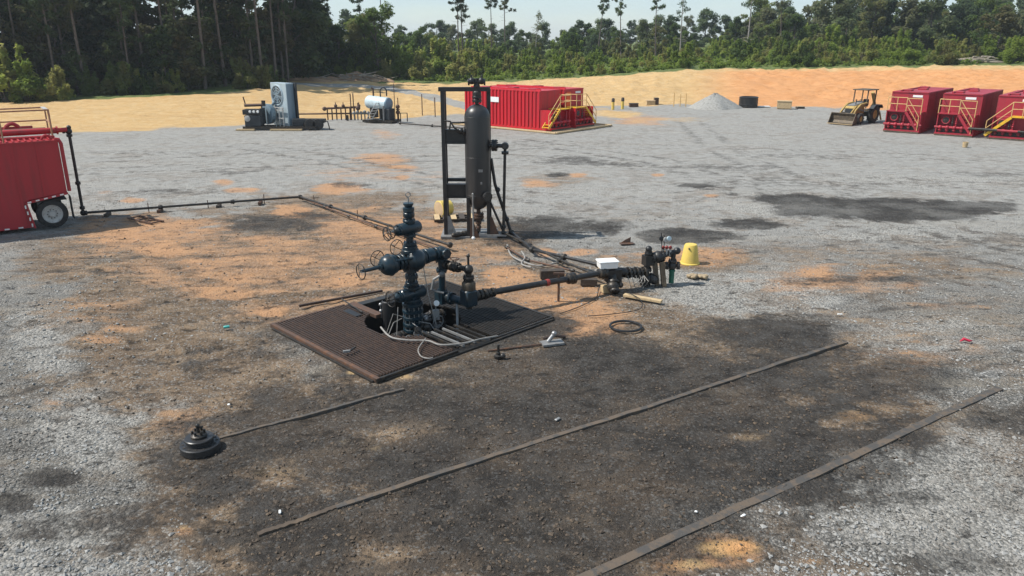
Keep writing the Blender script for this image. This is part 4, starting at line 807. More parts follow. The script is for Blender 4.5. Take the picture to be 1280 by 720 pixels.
# lines from the vessel to the choke manifold
pipe_run('flow_line', [Vector((VX + 1.22, VY + .1, .15)), gp(665, 312, .2), gp(748, 331, .3)], .055, 'black', 'black upper flow line from vessel foot to the white lidded box', 1.1, 1.7)
pipe_run('flow_line', [Vector((VX + .93, VY - .15, .2)), gp(700, 325, .22), gp(775, 356, .25)], .04, 'oily', 'long straight middle flow line from vessel to valve manifold', 1.9, 1.7)
pipe_run('flow_line', [gp(633, 309, .1), gp(660, 325, .1), gp(715, 338, .15)], .032, 'rust', 'short rusty line in front of the middle flow line', 1.2, 1.6)
hose_thing('hose', [gp(634, 306, .06), gp(640, 320, .05), gp(662, 330, .06), gp(678, 332, .05), gp(700, 327, .06), gp(705, 322, .06)], .03, M['hose'], 'grey hose looped across the lines right of the vessel')
hose_thing('hose', [gp(652, 314, .16), gp(656, 322, .12), gp(652, 330, .05), gp(664, 334, .05)], .028, M['hose'], 'short hose draped over the middle flow line')
hose_thing('cable', [gp(700, 392, .02), gp(725, 383, .02), gp(745, 372, .02), gp(750, 358, .1), gp(768, 352, .3)], .014, M['black'], 'thin black cable on orange soil below the manifold', 'cable')
hose_thing('cable', [gp(735, 395, .02), gp(770, 392, .02), gp(800, 386, .02), gp(800, 374, .1), gp(783, 365, .15)], .012, M['black'], 'thin black cable curling past the wooden plank', 'cable')
CH = Vector((2.95, 21.35, 0)); ps = PS + PD * .85; pe = CH + UZ * .58
o = pipe_run('flow_line', [ps, ps.lerp(pe, .5), pe], .085, 'black', 'thick black pipe from the wellhead choke to the manifold', None)
for f in (.62, .9): MB(o.location).lathe([(.09, -.14), (.15, -.1), (.15, .02), (.17, .03), (.17, .12), (.09, .15)], ps.lerp(pe, f), pe - ps, 14).build('hammer_union', M['oily'], o)
MB(o.location).lathe([(.09, -.05), (.1, -.045), (.1, .045), (.09, .05)], ps.lerp(pe, .42), pe - ps, 14).build('rust_band', M['redcap'], o)
c = gp(698, 376); o = empty('pipe_stand', tuple(c), 0, 'thin rusty stand post under the thick black pipe', 'stand'); MB().cyl((0, 0, -.02), (0, 0, .78), .035).build('post', M['rust'], o); MB().bar((-.15, .0, .80), (.15, .0, .80), .06).build('saddle', M['rust'], o, False)
def block(x, y, d, rz, mat, label, z=0):
    c = gp(x, y, z); o = MB().box((0, 0, d[2] / 2), d).build('timber_block', M[mat], None, False, .01); o.location = c; o.rotation_euler.z = rz; return tag(o, label, 'block')
block(690, 347, (.75, .28, .26), .1, 'woodark', 'black oily timber block left of the stand post'); block(736, 356, (.5, .24, .2), -.1, 'woodark', 'dark timber under the thick pipe before the manifold'); block(757, 365, (.24, .24, .2), .3, 'wood', 'small yellowish wood block under the front valve')
block(758, 346, (.45, .4, .34), .2, 'liner', 'tan box carrying the white lid')
c = at(759, 335, 21.3); bx_ = empty('white_lid_box', (c.x, c.y, .70), R(12), 'white plastic lidded box on the manifold pipes', 'box'); MB().box((0, 0, .10), (.52, .36, .18), taper=1.06).build('tub', M['white'], bx_, False, .02); MB().box((0, 0, .215), (.60, .43, .05)).build('lid', M['white'], bx_, False, .02)
# ---- manifold
mf = empty('valve_manifold', (CH.x, CH.y, 0), 0, 'black valve and choke manifold at the end of the thick pipe', 'manifold')
def mp_(name, m, mat, parent=None): return m.build(name, M[mat], parent or mf)
m = MB(); m.box((.02, 0, .46), (.42, .34, .40), .25); m.cyl((-.15, -.02, .58), (.4, .04, .56), .12); m.flange((-.22, -.06, .58), (1, .3, 0), .19, .1, 16, 8); mp_('inlet_block', m, 'black')
m = MB(); m.cyl((.02, -.1, .5), (-.02, -.35, .14), .09); m.ball((-.02, -.36, .22), .18); m.flange((0, -.26, .32), (0, .6, .6), .17, .07, 14, 8); m.flange((.02, -.46, .12), (0, .6, .6), .15, .07, 14, 8); mp_('front_valve', m, 'oily')
a0, a1 = Vector((.3, .05, .52)), Vector((1.05, .42, .42)); m = MB(); m.cyl(a0, a1, .10)
for k in range(6): m.flange(a0.lerp(a1, (k + .5) / 6), a1 - a0, .175 if k % 2 else .15, .075, 16, 8)
mp_('valve_row', m, 'oily')
m = MB(); m.cyl((1.05, .45, .02), (1.12, .5, 1.12), .09); m.ball((1.05, .42, .22), .2); m.flange((1.05, .44, .08), UZ, .17, .07, 14, 8); m.flange((1.22, .42, .24), (1, 0, 0), .16, .08, 14, 8); m.ball((1.3, .4, .2), .15); m.flange((.98, .28, .24), (0, 1, 0), .15, .07, 14, 8); m.flange((1.07, .46, .5), UZ, .16, .08, 14, 8); m.box((1.12, .5, .78), (.3, .28, .3), .3); m.flange((1.12, .5, .98), UZ, .12, .08, 12, 6); m.ball((1.12, .5, 1.12), .1); mp_('vertical_valve', m, 'black')
m = MB(); m.ball((1.42, .55, .86), .19); m.flange((1.28, .52, .84), (1, .1, 0), .17, .07, 14, 8); m.flange((1.56, .58, .88), (1, .1, 0), .17, .07, 14, 8); m.cyl((1.1, .5, .82), (1.5, .56, .88), .09); mp_('choke_body', m, 'black')
m = MB(); m.cyl((1.5, .56, .86), (1.98, .66, 1.02), .075); m.flange((1.78, .62, .95), (1, .2, .33), .11, .07); m.ball((2.0, .66, 1.02), .11); m.cyl((1.9, .62, 1.0), (1.87, .6, .62), .07); m.ball((1.87, .6, .58), .14); m.flange((1.87, .6, .72), UZ, .13, .06, 12, 6); m.flange((1.7, .6, .58), (1, 0, 0), .12, .06, 12, 6); m.flange((2.05, .6, .58), (1, 0, 0), .12, .06, 12, 6); mp_('outlet_arm', m, 'black')
mp_('green_spool', MB().cyl((1.87, .6, .46), (1.87, .6, .04), .08).flange((1.87, .6, .42), UZ, .10, .05), 'green')
for (x, y) in ((1.42, .5), (1.62, .42)): mp_('support_plate', MB().bar((x, y, .0), (x - .10, y + .05, .74), .26, .12, (1, 0, 0)), 'bucket')
m = MB(); m.cyl((1.52, .5, 1.0), (1.46, .5, 1.62), .014, n=6); m.cyl((1.58, .5, 1.0), (1.55, .5, 1.55), .012, n=6); mp_('gauge_riser', m, 'black')
for k, (x, z) in enumerate(((1.45, 1.45), (1.58, 1.42), (1.68, 1.45))): mp_('pressure_gauge', MB().lathe([(.02, 0), (.07, .01), (.07, .05), (.05, .055)], (x, .47, z), (.3, -.9, .15), 14), ('black', 'hub', 'heater')[k])
for k in range(3): x = 1.55 + .11 * k; p = mp_('needle_valve', MB().cyl((x, .56, .9), (x, .56, 1.1), .035), 'hub'); mp_('cap', MB().ball((x, .56, 1.15), .055), 'redcap', p)
m = MB()
for k in range(4): m.tube([(.45 + .12 * k, .0, .45), (.55 + .12 * k, -.12, .1), (.75 + .1 * k, -.1, .3), (.95, .2, .4)], .012, 5)
mp_('control_line', m, 'hose')

# ------------------------------------------------------------------ smaller things lying on the pad
c = gp(862, 329); o = empty('yellow_drum', tuple(c), 0, 'upturned tapered yellow plastic tub right of the manifold', 'tub')
MB().lathe([(.30, 0), (.33, .0), (.33, .03), (.295, .05), (.215, .60), (.19, .65), (.05, .66)], (0, 0, 0), UZ, 28).build('shell', M['cone'], o); MB().ball((-.1, -.215, .55), .03).build('hole', M['black'], o)
c = gp(868, 349); o = MB(); rg = np.random.default_rng(4)
for k in range(6): o.box((rg.uniform(-.3, .3), rg.uniform(-.1, .1), .05 + .05 * rg.random()), (.3, .16, .08), rot=Matrix.Rotation(rg.uniform(0, 3), 3, 'Z') @ Matrix.Rotation(rg.uniform(-.5, .5), 3, 'X'))
o = o.build('crumpled_canvas', M['glove'], None, True, .03); o.location = c; tag(o, 'crumpled tan canvas heap in front of the yellow tub', 'canvas')
p, q_ = gp(780, 371), gp(827, 379); o = MB(p).bar(p + UZ * .06, q_ + UZ * .05, .16, .07).build('wooden_plank', M['wood'], None, False, .008); o.location = p; tag(o, 'pale wooden plank lying before the manifold', 'plank')
c = gp(782, 409); o = MB().torus((0, 0, .03), UZ, .40, .032, 32, 8).build('hose_ring', M['black']); o.location = c; o.scale = (1, .95, 1); tag(o, 'thin black ring lying on orange soil', 'ring')
c = gp(690, 430); o = empty('scrap_pile', tuple(c), 0, 'small heap of steel scrap on a flat board', 'scrap'); MB().box((0, 0, .03), (.55, .3, .05), .3).build('board', M['grey'], o, False)
MB().cyl((-.1, 0, .06), (.05, .05, .25), .05).ball((.05, .05, .25), .07).build('fitting', M['steel'], o); MB().tube([(-.2, .2, .06), (.1, .3, .1), (.35, .35, .05)], .04, 8).build('offcut', M['rustdark'], o)
c = gp(623, 448); o = empty('small_valve', tuple(c), 0, 'small dark valve standing on oily ground', 'valve'); MB().lathe([(.09, 0), (.1, .02), (.1, .08), (.05, .1), (.05, .15), (.03, .16), (.03, .34)], (0, 0, 0), UZ, 14).build('body', M['oily'], o); MB().ball((.1, -.02, .07), .07).build('plug', M['oily'], o)
p, q_ = gp(610, 440), gp(700, 429); o = MB(p).tube([p + UZ * .03, q_ + UZ * .03], .025, 8).build('rusty_rod', M['rust']); o.location = p; tag(o, 'thin rusty rod on the ground near the small valve', 'rod')
p = gp(781, 304); o = empty('rusty_plate', tuple(p), R(10), 'bent rusty steel bracket on gravel beyond the manifold', 'bracket'); MB().prism([(-.2, 0), (.2, 0), (.22, .22), (-.0, .12)], Matrix.Rotation(R(80), 4, 'X'), .04).build('web', M['rust'], o, False); MB().box((.05, -.1, .015), (.5, .25, .03)).build('foot', M['rust'], o, False)
for (x, y, s, mt, lab, cat) in ((283, 411, .07, 'can', 'small turquoise can on brown soil left of the grating', 'can'), (1208, 428, .10, 'rag', 'small crimson rag on grey gravel at right', 'rag')):
    c = gp(x, y); o = (MB().lathe([(s * .4, 0), (s * .5, .01), (s * .5, s * 2), (s * .4, s * 2.1)], (-s, 0, -s * .4), (1, .4, 0), 10) if cat == 'can' else MB().tube([(-.16, 0, -.07), (-.06, .03, -.02), (.05, -.02, -.05), (.16, .04, -.07)], .05, 6, [.012, .04, .03, .012])).build('scrap_' + cat, M[mt]); o.location = c + UZ * s; tag(o, lab, cat)
for k, (x, y, w_, d_, lab) in enumerate(((1050, 393, .22, .06, 'white scrap beside the right gravel patch'), (384, 413, .09, .09, 'pale pebble near the grating corner'), (286, 506, .09, .08, 'white pebble above the blind flange'), (1043, 154, .3, .2, 'white scrap before the loader bucket'), (697, 524, .2, .1, 'grey scrap on oily soil above the long beam'), (350, 640, .14, .06, 'white chip on oily soil at lower left'), (870, 640, .07, .06, 'white chip on black ground before the near beam'), (929, 645, .16, .07, 'white scrap below the near beam'))):
    c = gp(x, y); o = MB().box((0, 0, .012), (w_ * .75, d_ * .75, .02), rz=k, taper=.7).build('scrap_chip', M['white' if k != 4 else 'grey'], None, False, .012); o.location = c; tag(o, lab, 'scrap')
# blind flange with lifting plug
c = gp(251, 562); o = empty('blind_flange', tuple(c), R(20), 'black stacked wellhead flange lying at lower left', 'flange')
MB().lathe([(.33, 0), (.345, .015), (.345, .13), (.33, .145), (.02, .145)], (0, 0, 0), UZ, 40).build('base_flange', M['vessel'], o)
m = MB()
for k in range(14): a = 2 * math.pi * k / 14; m.lathe([(.026, .0), (.026, .012), (.002, .012)], (.285 * math.cos(a), .285 * math.sin(a), .139), UZ, 10)
m.build('bolt_hole', M['pit'], o)
MB().lathe([(.22, .14), (.235, .15), (.235, .20), (.22, .215), (.25, .22), (.25, .25), (.235, .262), (.02, .262)], (0, 0, 0), UZ, 36).build('middle_flange', M['vessel'], o)
MB().lathe([(.13, .25), (.14, .26), (.14, .30), (.10, .34), (.05, .35)], (0, 0, 0), UZ, 24).build('hub', M['oily'], o)
for k in range(6): a = k * 1.047; MB().cyl((.10 * math.cos(a), .10 * math.sin(a), .3), (.10 * math.cos(a), .10 * math.sin(a), .39), .022, n=6).build('stud', M['oily'], o)
MB().cyl((0, 0, .33), (0, 0, .46), .03).ball((0, 0, .48), .04).cyl((.03, .0, .44), (.09, .02, .44), .02).build('plug', M['oily'], o)
# steel beam flanges let into the pad
def beam(p, q_, wd, z, label, mat='beam'):
    p, q_ = Vector(p), Vector(q_); d = (q_ - p).normalized(); n = Vector((-d.y, d.x, 0)); k = 26; vs = []; fs = []
    for i in range(k + 1):
        s = i / k; c_ = p.lerp(q_, s); wob = .014 * math.sin(s * 9) + random.uniform(-.010, .010); zz = z + random.uniform(-.006, .008)
        vs += [c_ + n * (wd / 2 + wob) + UZ * zz, c_ - n * (wd / 2 - wob) + UZ * zz, c_ - n * (wd / 2 - wob) + UZ * (zz - .12), c_ + n * (wd / 2 + wob) + UZ * (zz - .12)]
    for i in range(k):
        for a in range(4): fs.append((i * 4 + a, i * 4 + (a + 1) % 4, i * 4 + 4 + (a + 1) % 4, i * 4 + 4 + a))
    fs += [(3, 2, 1, 0), (k * 4, k * 4 + 1, k * 4 + 2, k * 4 + 3)]
    o = MB(p).add(vs, fs).build('steel_beam', M[mat], None, True); o.location = p; return tag(o, label, 'beam', 'steel beams let into the pad', 'thing')
beam(gp(420, 633), gp(1058, 427), .105, .004, 'middle long steel beam set flush across the oily ground')
beam(gp(322, 667), gp(421, 632.5), .09, -.006, 'mud covered beam end running off to the lower left', 'clod')
beam(gp(640, 764), gp(1250, 485), .155, .007, 'nearest and widest steel beam running to the lower edge')
beam(gp(270, 549), gp(505, 486), .07, .014, 'narrow half buried beam running from flange to grating', 'beam')

# ------------------------------------------------------------------ red open tanks with stairs
def tank(name, loc, rz, mat, label, stair, group, yellow=False, ribs=True, sign=True, Ln=9.6, Wd=2.6, H_=3.08, door=False):
    t = empty(name, loc, rz, label, 'tank', group); F = 1.25                      # F: depth of the lower working front
    def p(n, m, mt, par=None, sm=False, bev=0): return m.build(n, M[mt], par or t, sm, bev)
    sh = p('shell', MB().box((Wd / 2, (Ln + F) / 2, H_ / 2 + .1), (Wd, Ln - F, H_ - .2)), mat, bev=.02)
    p('skid', MB().box((Wd / 2, Ln / 2, .12), (Wd + .06, Ln, .2)), mat); p('roof_rim', MB().box((Wd / 2, (Ln + F) / 2, H_ - .0), (Wd + .1, Ln - F + .1, .08)), mat)
    p('front_bulkhead', MB().box((Wd / 2, F / 2 + .28, .92), (Wd - .02, F - .6, 1.4)), mat, bev=.015)
    p('side_wing', MB().box((.035, F / 2 + .05, .92), (.07, F - .1, 1.42)), mat); p('side_wing', MB().box((Wd - .035, F / 2 + .05, .92), (.07, F - .1, 1.42)), mat)
    if ribs:
        n = int((Ln - F) / .38); rb = None
        for sx in (-.03, Wd + .03):
            for k in range(n + 1):
                y = F + .08 + (Ln - F - .16) * k / n
                if rb is None: o = p('rib', MB().box((0, 0, 0), (.08, .15, H_ - .25)), mat, sh); rb = o.data
                else: o = bpy.data.objects.new('rib', rb); COL.objects.link(o); o.parent = sh
                o.location = (sx, y, H_ / 2 + .1)
    for k in range(3): p('hatch', MB().box((Wd * (.3 + .2 * (k % 2)), F + 1.2 + 2.7 * k, H_ + .10), (.7, .7, .13)), 'reddark', bev=.02); 
    p('roof_ridge', MB().bar((.5, F + .3, H_ + .09), (.5, Ln - .3, H_ + .09), .1), mat)
    if sign: p('sign', MB().box((Wd * .72, F - .012, H_ - .28), (.72, .02, .17)), 'white')
    if door: p('door', MB().box((.55, F - .014, 2.2), (.6, .03, 1.35)), 'orange')
    # manifold across the foot
    y0 = .16; p('manifold_pipe', MB().cyl((-.1, y0, .62), (Wd + .1, y0, .62), .10), mat, sm=True)
    for k in range(5):
        x = .3 + (Wd - .6) * k / 4; m = MB().cyl((x, y0, .3), (x, y0, .62), .07); m.flange((x, y0, .42), UZ, .13, .06); m.ball((x, y0 - .05, .62), .15); p('valve', m, mat if k % 2 else 'reddark', sm=True)
    p('hatch_ring', MB().torus((.6, .27, 1.16), (0, 1, 0), .27, .045, 24, 8), mat, sm=True); p('hatch_cover', MB().lathe([(.26, 0), (.24, .03), (.1, .06), (.02, .06)], (.6, .285, 1.16), (0, -1, 0), 20), 'oily', sm=True)
    p('recess_shade_strip', MB().box((Wd / 2, .265, .45), (Wd - .2, .03, .42)), 'oily')  # dark strip imitating a shaded recess behind the valves, no real hollow
    for x in (1.1, 1.35, 2.2): p('drop_pipe', MB().cyl((x, .2, .62), (x, .2, 1.5), .045).flange((x, .2, 1.1), UZ, .08, .06).ball((x, .2, .95), .08), 'reddark' if x > 1.2 else 'oily', sm=True)
    p('mud_skirt', MB().box((Wd / 2, -.01, .06), (Wd + .02, .05, .1)), 'bucket')
    # platform, stair and rails
    zp = 1.68; s = 1 if stair > 0 else -1; X = (lambda x: x) if s > 0 else (lambda x: Wd - x)      # the stair runs down towards +x for s > 0
    st = 'yellow' if yellow else 'reddark'; rl = 'rail'
    p('platform', MB().box((X(.75), .62, zp - .03), (1.5, 1.2, .07)), 'yellow' if yellow else mat)
    for yy in (.04, .66):
        p('stringer', MB().bar((X(1.45), yy, zp - .06), (X(2.95 if yellow else 2.45), yy, .22), .05, .2), st)
    xe = 2.95 if yellow else 2.45; n = 7
    for k in range(n): f = (k + .5) / n; p('tread', MB().box((X(1.45 + (xe - 1.45) * f), .35, zp - .08 - (zp - .28) * f), (.26, .6, .04)), st)
    rp = 1.05
    for x in (.04, .75, 1.45): p('rail_post', MB().cyl((X(x), .03, zp), (X(x), .03, zp + rp), .03, n=8), rl, sm=True)
    for z in (.55, 1.05): p('rail', MB().cyl((X(.04), .03, zp + z), (X(1.45), .03, zp + z), .028, n=8), rl, sm=True); p('rail', MB().cyl((X(.04), .03, zp + z), (X(.04), F - .03, zp + z), .028, n=8), rl, sm=True)
    for z in (.5, 1.05): p('stair_rail', MB().cyl((X(1.45), .03, zp + z), (X(xe), .03, .25 + z), .028, n=8), rl, sm=True)
    p('rail_post', MB().cyl((X(xe), .03, .22), (X(xe), .03, 1.3), .03, n=8), rl, sm=True)
    if not yellow:
        for z in (.45, 1.0): p('rail', MB().cyl((X(1.45), .05, zp + z), (X(Wd - .05), .05, zp + z), .028, n=8), rl, sm=True)
        p('rail_post', MB().cyl((X(Wd - .05), .05, zp - .2), (X(Wd - .05), .05, zp + 1.0), .03, n=8), rl, sm=True)
    return t
TH_C, TH_R = R(49.5), R(-40.5); bC = Vector((math.cos(TH_C), math.sin(TH_C), 0)); aR = Vector((math.cos(TH_R), math.sin(TH_R), 0))
oc = Vector((3.2, 62.3, .03))
lin = MB(); lin.box((3.1, 4.6, .02), (7.9, 11.4, .05)); lo = lin.build('containment_mat', M['liner'], None, False); lo.location = (oc.x, oc.y, 0); lo.rotation_euler.z = TH_C; tag(lo, 'pale tan mat spread under the centre red tanks', 'mat')
for i, (a, b_, c_, d_) in enumerate(((-.85, -1.1, 7.05, -1.1), (-.85, -1.1, -.85, 10.3), (7.05, -1.1, 7.05, 10.3))):
    m = MB().bar((a, b_, .07), (c_, d_, .07), .2, .14); o = m.build('kerb_log', M['wood'], None, False, .03); o.location = (oc.x, oc.y, 0); o.rotation_euler.z = TH_C; tag(o, ('pale berm along the front of the centre tank mat', 'pale berm along the left side of the centre tank mat', 'pale berm along the far right side of the tank mat')[i], 'kerb')
tc1 = tank('red_tank', tuple(oc + UZ * .02), TH_C, 'red', 'bright red ribbed tank with white sign, nearer of the centre pair', -1, 'centre red tanks', True, sign=False)
MB().box((-.09, 6.1, 2.25), (.03, 1.0, .42)).build('sign', M['white'], tc1, False)
tank('red_tank', tuple(oc + bC * 3.35 + UZ * .02), TH_C, 'red', 'bright red tank with yellow stair, farther right of the centre pair', 1, 'centre red tanks', True, door=True, sign=True)
r0 = Vector((30.25, 62.85, 0)); labs = ('dark red tank beside the backhoe loader, leftmost of three', 'dark red tank in the middle of the right-hand row', 'dark red tank with yellow stair cut by the right edge')
for k in range(3):
    tank('red_tank', tuple(r0 + aR * 3.75 * k), TH_R, 'reddark', labs[k], (1, 1, -1)[k], 'right-hand red tanks', k == 2)
o = empty('suction_pipe', tuple(r0 + aR * 3.75), TH_R, 'thick grey hose linking the fronts of the right red tanks', 'pipe'); MB().cyl((2.3, -.05, .66), (4.2, -.08, .66), .10).build('hose', M['oily'], o); MB().cyl((4.1, -.08, .66), (5.6, -.08, .65), .09).build('pipe', M['reddark'], o); MB().cyl((5.5, -.08, .65), (7.4, -.08, .64), .10).build('hose', M['oily'], o)
c = gp(1206, 184); o = empty('pail', tuple(c), 0, 'small tan pail on gravel before the right red tanks', 'pail'); MB().lathe([(.15, 0), (.19, .36), (.175, .36), (.14, .03)], (0, 0, 0), UZ, 16).build('shell', M['wood'], o)

# ------------------------------------------------------------------ trailer tank at the left edge
TH_L = math.atan2(.58, .813); tl = empty('tank_trailer', (-17.46, 29.53, 0), TH_L, 'dusty red trailer tank with wheel and top railing at the left edge', 'tank')
def lp(n, m, mt, par=None, sm=False, bev=0): return m.build(n, M[mt], par or tl, sm, bev)
MX = Matrix(((1, 0, 0, 0), (0, 0, -1, 0), (0, 1, 0, 0), (0, 0, 0, 1)))       # profile x,z drawn in x,y
side = [(0, 1.36), (0, 3.35), (-12, 3.35), (-12, .12), (-1.28, .12), (-1.42, 1.12), (-1.3, 1.18)]
lp('tank_body', MB().prism(side, Matrix.Translation((0, 2.5, 0)) @ MX, 2.5), 'redleft', bev=.02)
lp('top_lip', MB().bar((0.02, -.01, 3.36), (-12, -.01, 3.36), .07, .06), 'redleft'); lp('fender_lip', MB().bar((-1.42, -.03, 1.10), (.02, -.03, 1.33), .06, .09), 'redleft'); lp('fender_lip', MB().bar((-1.28, -.03, .1), (-1.43, -.03, 1.12), .09, .06, (1, 0, 0)), 'redleft')
lp('corner_pipe', MB().tube([(-.1, .06, 3.42), (.03, .04, 3.40), (.09, .03, 3.25), (.09, .03, 1.4)], .07, 10), 'redleft', sm=True)
for x in (-.75, -1.55, -2.6, -3.6, -4.6): lp('panel_seam', MB().box((x, -.012, 2.3 if x > -1.4 else 1.75), (.07, .02, 2.0 if x > -1.4 else 3.1)), 'redleft')
for k in range(5): f = (k + .3) / 5; lp('reflector', MB().box((-1.4 + 1.4 * f, -.064, 1.105 + .22 * f), (.13, .01, .05), rot=Matrix.Rotation(-.15, 3, 'Y')), 'tape')
for k in range(4): lp('reflector', MB().box((-1.45 - .02 + .035 * k, -.064, .95 - .24 * k), (.05, .01, .13)), 'tape')
for k in range(4): lp('reflector', MB().box((-1.75 - .45 * k, -.012, .17), (.16, .01, .05)), 'tape')
for yy in (.17, 2.33):
    w_ = lp('wheel', MB().lathe([(.36, -.13), (.50, -.13), (.545, -.10), (.555, -.04), (.555, .04), (.545, .10), (.50, .13), (.36, .13), (.36, -.13)], (-.62, yy, .555), (0, 1, 0), 36, False), 'tyre', sm=True)
    sg = -1 if yy < 1 else 1
    lp('rim', MB().lathe([(.37, .0), (.37, .12), (.345, .13), (.33, .08), (.25, .06), (.12, .06), (.11, .11), (.02, .11)], (-.62, yy, .555), (0, sg, 0), 28), 'hub', w_, True)
    m = MB()
    for k in range(10): a = k * .628; m.lathe([(.022, .055), (.022, .085), (.005, .09)], (-.62 + .17 * math.cos(a), yy, .555 + .17 * math.sin(a)), (0, sg, 0), 6)
    m.build('lug_nut', M['oily'], w_)
lp('axle', MB().cyl((-.62, .2, .555), (-.62, 2.3, .555), .09), 'oily', sm=True); lp('mud_flap', MB().box((.08, .2, .75), (.03, .55, .9)), 'tyre')
lp('wheel_well', MB().box((-.7, 1.25, 1.08), (1.3, 2.3, .04)), 'pit')
# top: walkway grating, rails, pipes
for k in range(30): lp('walkway_slat', MB().box((-.25 - .2 * k, .5, 3.40), (.06, .9, .05)), 'redleft')
lp('walkway_edge', MB().bar((0, .98, 3.42), (-6, .98, 3.42), .06, .08), 'redleft')
lp('header_pipe', MB().cyl((.15, 1.35, 3.62), (-8, 1.35, 3.62), .12), 'redleft', sm=True); lp('header_pipe', MB().cyl((-.2, 1.75, 3.66), (-8, 1.75, 3.66), .07), 'rust', sm=True); lp('header_pipe', MB().cyl((-.6, 2.2, 3.7), (-8, 2.2, 3.7), .08), 'redleft', sm=True)
lp('pipe_bend', MB().tube([(-1.3 + .25 * math.cos(a), 2.0, 3.65 + .25 * math.sin(a)) for a in np.linspace(0, math.pi, 9)], .07, 8), 'redleft', sm=True); lp('pipe_bend', MB().tube([(-.35 + .16 * math.cos(a), .25, 3.38 + .18 * math.sin(a)) for a in np.linspace(0, math.pi, 9)], .05, 8), 'redleft', sm=True)
for (x, y) in ((-.05, 1.0), (-.05, 1.2), (-.05, 2.45), (-1.75, .05), (-1.95, 2.45), (-1.75, 2.45), (-3.8, .05), (-3.8, 2.45)): lp('rail_post', MB().cyl((x, y, 3.35), (x, y, 4.45), .03, n=8), 'railtan', sm=True)
for z in (3.95, 4.45):
    lp('rail', MB().cyl((-.05, 2.45, z), (-12, 2.45, z), .03, n=8), 'railtan', sm=True)
    lp('rail', MB().cyl((-.05, 1.0, z), (-.05, 2.45, z), .03, n=8), 'railtan', sm=True)
lp('rail', MB().cyl((-.05, 1.0, 4.45), (-12, 1.0, 4.45), .03, n=8), 'railtan', sm=True); lp('toe_board', MB().box((-6.05, 2.47, 3.45), (12, .03, .12)), 'railtan'); lp('rail_plate', MB().box((-.12, 1.75, 4.47), (.14, 1.3, .03)), 'hub')
lp('outlet_pipe', MB().cyl((.1, 1.35, 3.62), (.5, 1.42, 3.62), .09).flange((.16, 1.36, 3.62), (1, 0, 0), .16, .06), 'redleft', sm=True)
rs = empty('riser_pipe', (rz_.x, rz_.y, 0), 0, 'upright black riser pipe beside the left red tank', 'pipe')
m = MB(); m.cyl((0, 0, .1), (.0, 0, 3.5), .06); m.flange((0, 0, 1.45), UZ, .1, .12); m.flange((0, 0, .42), UZ, .1, .12); m.build('pipe', M['black'], rs)
MB().ball((0, 0, .2), .12).flange((.12, .0, .2), (1, .35, 0), .1, .08).build('foot_elbow', M['black'], rs); MB().ball((0, 0, 3.55), .13).cyl((-.25, -.2, 3.58), (0, 0, 3.58), .06).flange((-.15, -.1, 3.58), (1, .7, 0), .11, .1).flange((0, 0, 3.38), UZ, .11, .1).ball((.03, 0, 3.7), .09).build('top_elbow', M['black'], rs)

# ------------------------------------------------------------------ air cooler unit
c = gp(352, 162); cu_ = empty('air_cooler', (c.x, c.y, 0), 0, 'galvanised fan cooler on a skid at the pad edge', 'cooler')
def cp(n, m, mt, par=None, sm=False, bev=0): return m.build(n, M[mt], par or cu_, sm, bev)
# box corners chosen so that the fan face looks left and the narrow face right
nA = Vector((.80, .6, 0)); nL = Vector((-.75, .66, 0)).normalized()        # nL runs back-left along the fan face, nA back-right along the narrow face
p0 = Vector((.62, .0, 0)); ang = math.atan2(nL.y, nL.x)
cen = p0 + nL * 1.15 + nA * .36
cp('cabinet', MB().box((cen.x, cen.y, 2.0), (2.3, .72, 3.45), ang), 'cooler', bev=.03)
cp('side_panel', MB().box((p0 + nA * .36 - nL * .015 + UZ * 1.98), (.03, .66, 3.3), ang), 'coolblue'); cp('side_panel', MB().box((p0 + nA * .80 + nL * .3 + UZ * 2.0), (1.0, .12, 3.4), ang), 'screen')
fn = Vector((nL.y, -nL.x, 0)); fn = fn if fn.y < 0 else -fn; fc = p0 + nL * 1.3 + UZ * 2.72 + fn * .02
cp('fan_ring', MB().torus(fc, fn, .80, .07, 32, 8), 'cooler', sm=True); fd = cp('fan_screen', MB().lathe([(.78, -.005), (.78, .01), (.1, .03)], fc, fn, 32), 'screen', sm=True)
m = MB()
for r_ in (.2, .4, .6): m.torus(fc + fn * .05, fn, r_, .012, 28, 5)
for k in range(8): a = k * .785; x_ = fn.orthogonal().normalized(); y_ = fn.cross(x_); m.cyl(fc + fn * .05, fc + fn * .05 + (x_ * math.cos(a) + y_ * math.sin(a)) * .78, .012, n=5)
cp('fan_guard', m, 'cooler', fd, True)
for k in range(6): a = k * 1.047; x_ = fn.orthogonal().normalized(); y_ = fn.cross(x_); d = x_ * math.cos(a) + y_ * math.sin(a); cp('fan_blade', MB().bar(fc + fn * .03 + d * .1, fc + fn * .03 + d * .7, .16, .015, fn), 'coolblue', fd)
for s_ in (.25, .8, 1.35): cp('frame_leg', MB().bar(p0 + nL * s_ + fn * .28, p0 + nL * s_ + fn * .28 + UZ * 1.75, .09), 'hub')
for z in (1.75, 1.55, .9): cp('frame_rail', MB().bar(p0 + nL * .15 + fn * .28 + UZ * z, p0 + nL * 1.6 + fn * .28 + UZ * z, .07), 'hub')
cp('coil_pipe', MB().tube([p0 + nL * 1.5 + fn * .1 + UZ * 2.2, p0 + nL * 1.9 + fn * .2 + UZ * 1.9, p0 + nL * 2.1 + fn * .2 + UZ * .6], .12, 8), 'coolblue', sm=True)
cp('shroud', MB().lathe([(.2, 0), (.8, .1), (.85, .5), (.7, .55)], p0 + nL * 1.9 + fn * .3 + UZ * 1.2, fn, 20), 'coolblue', sm=True)
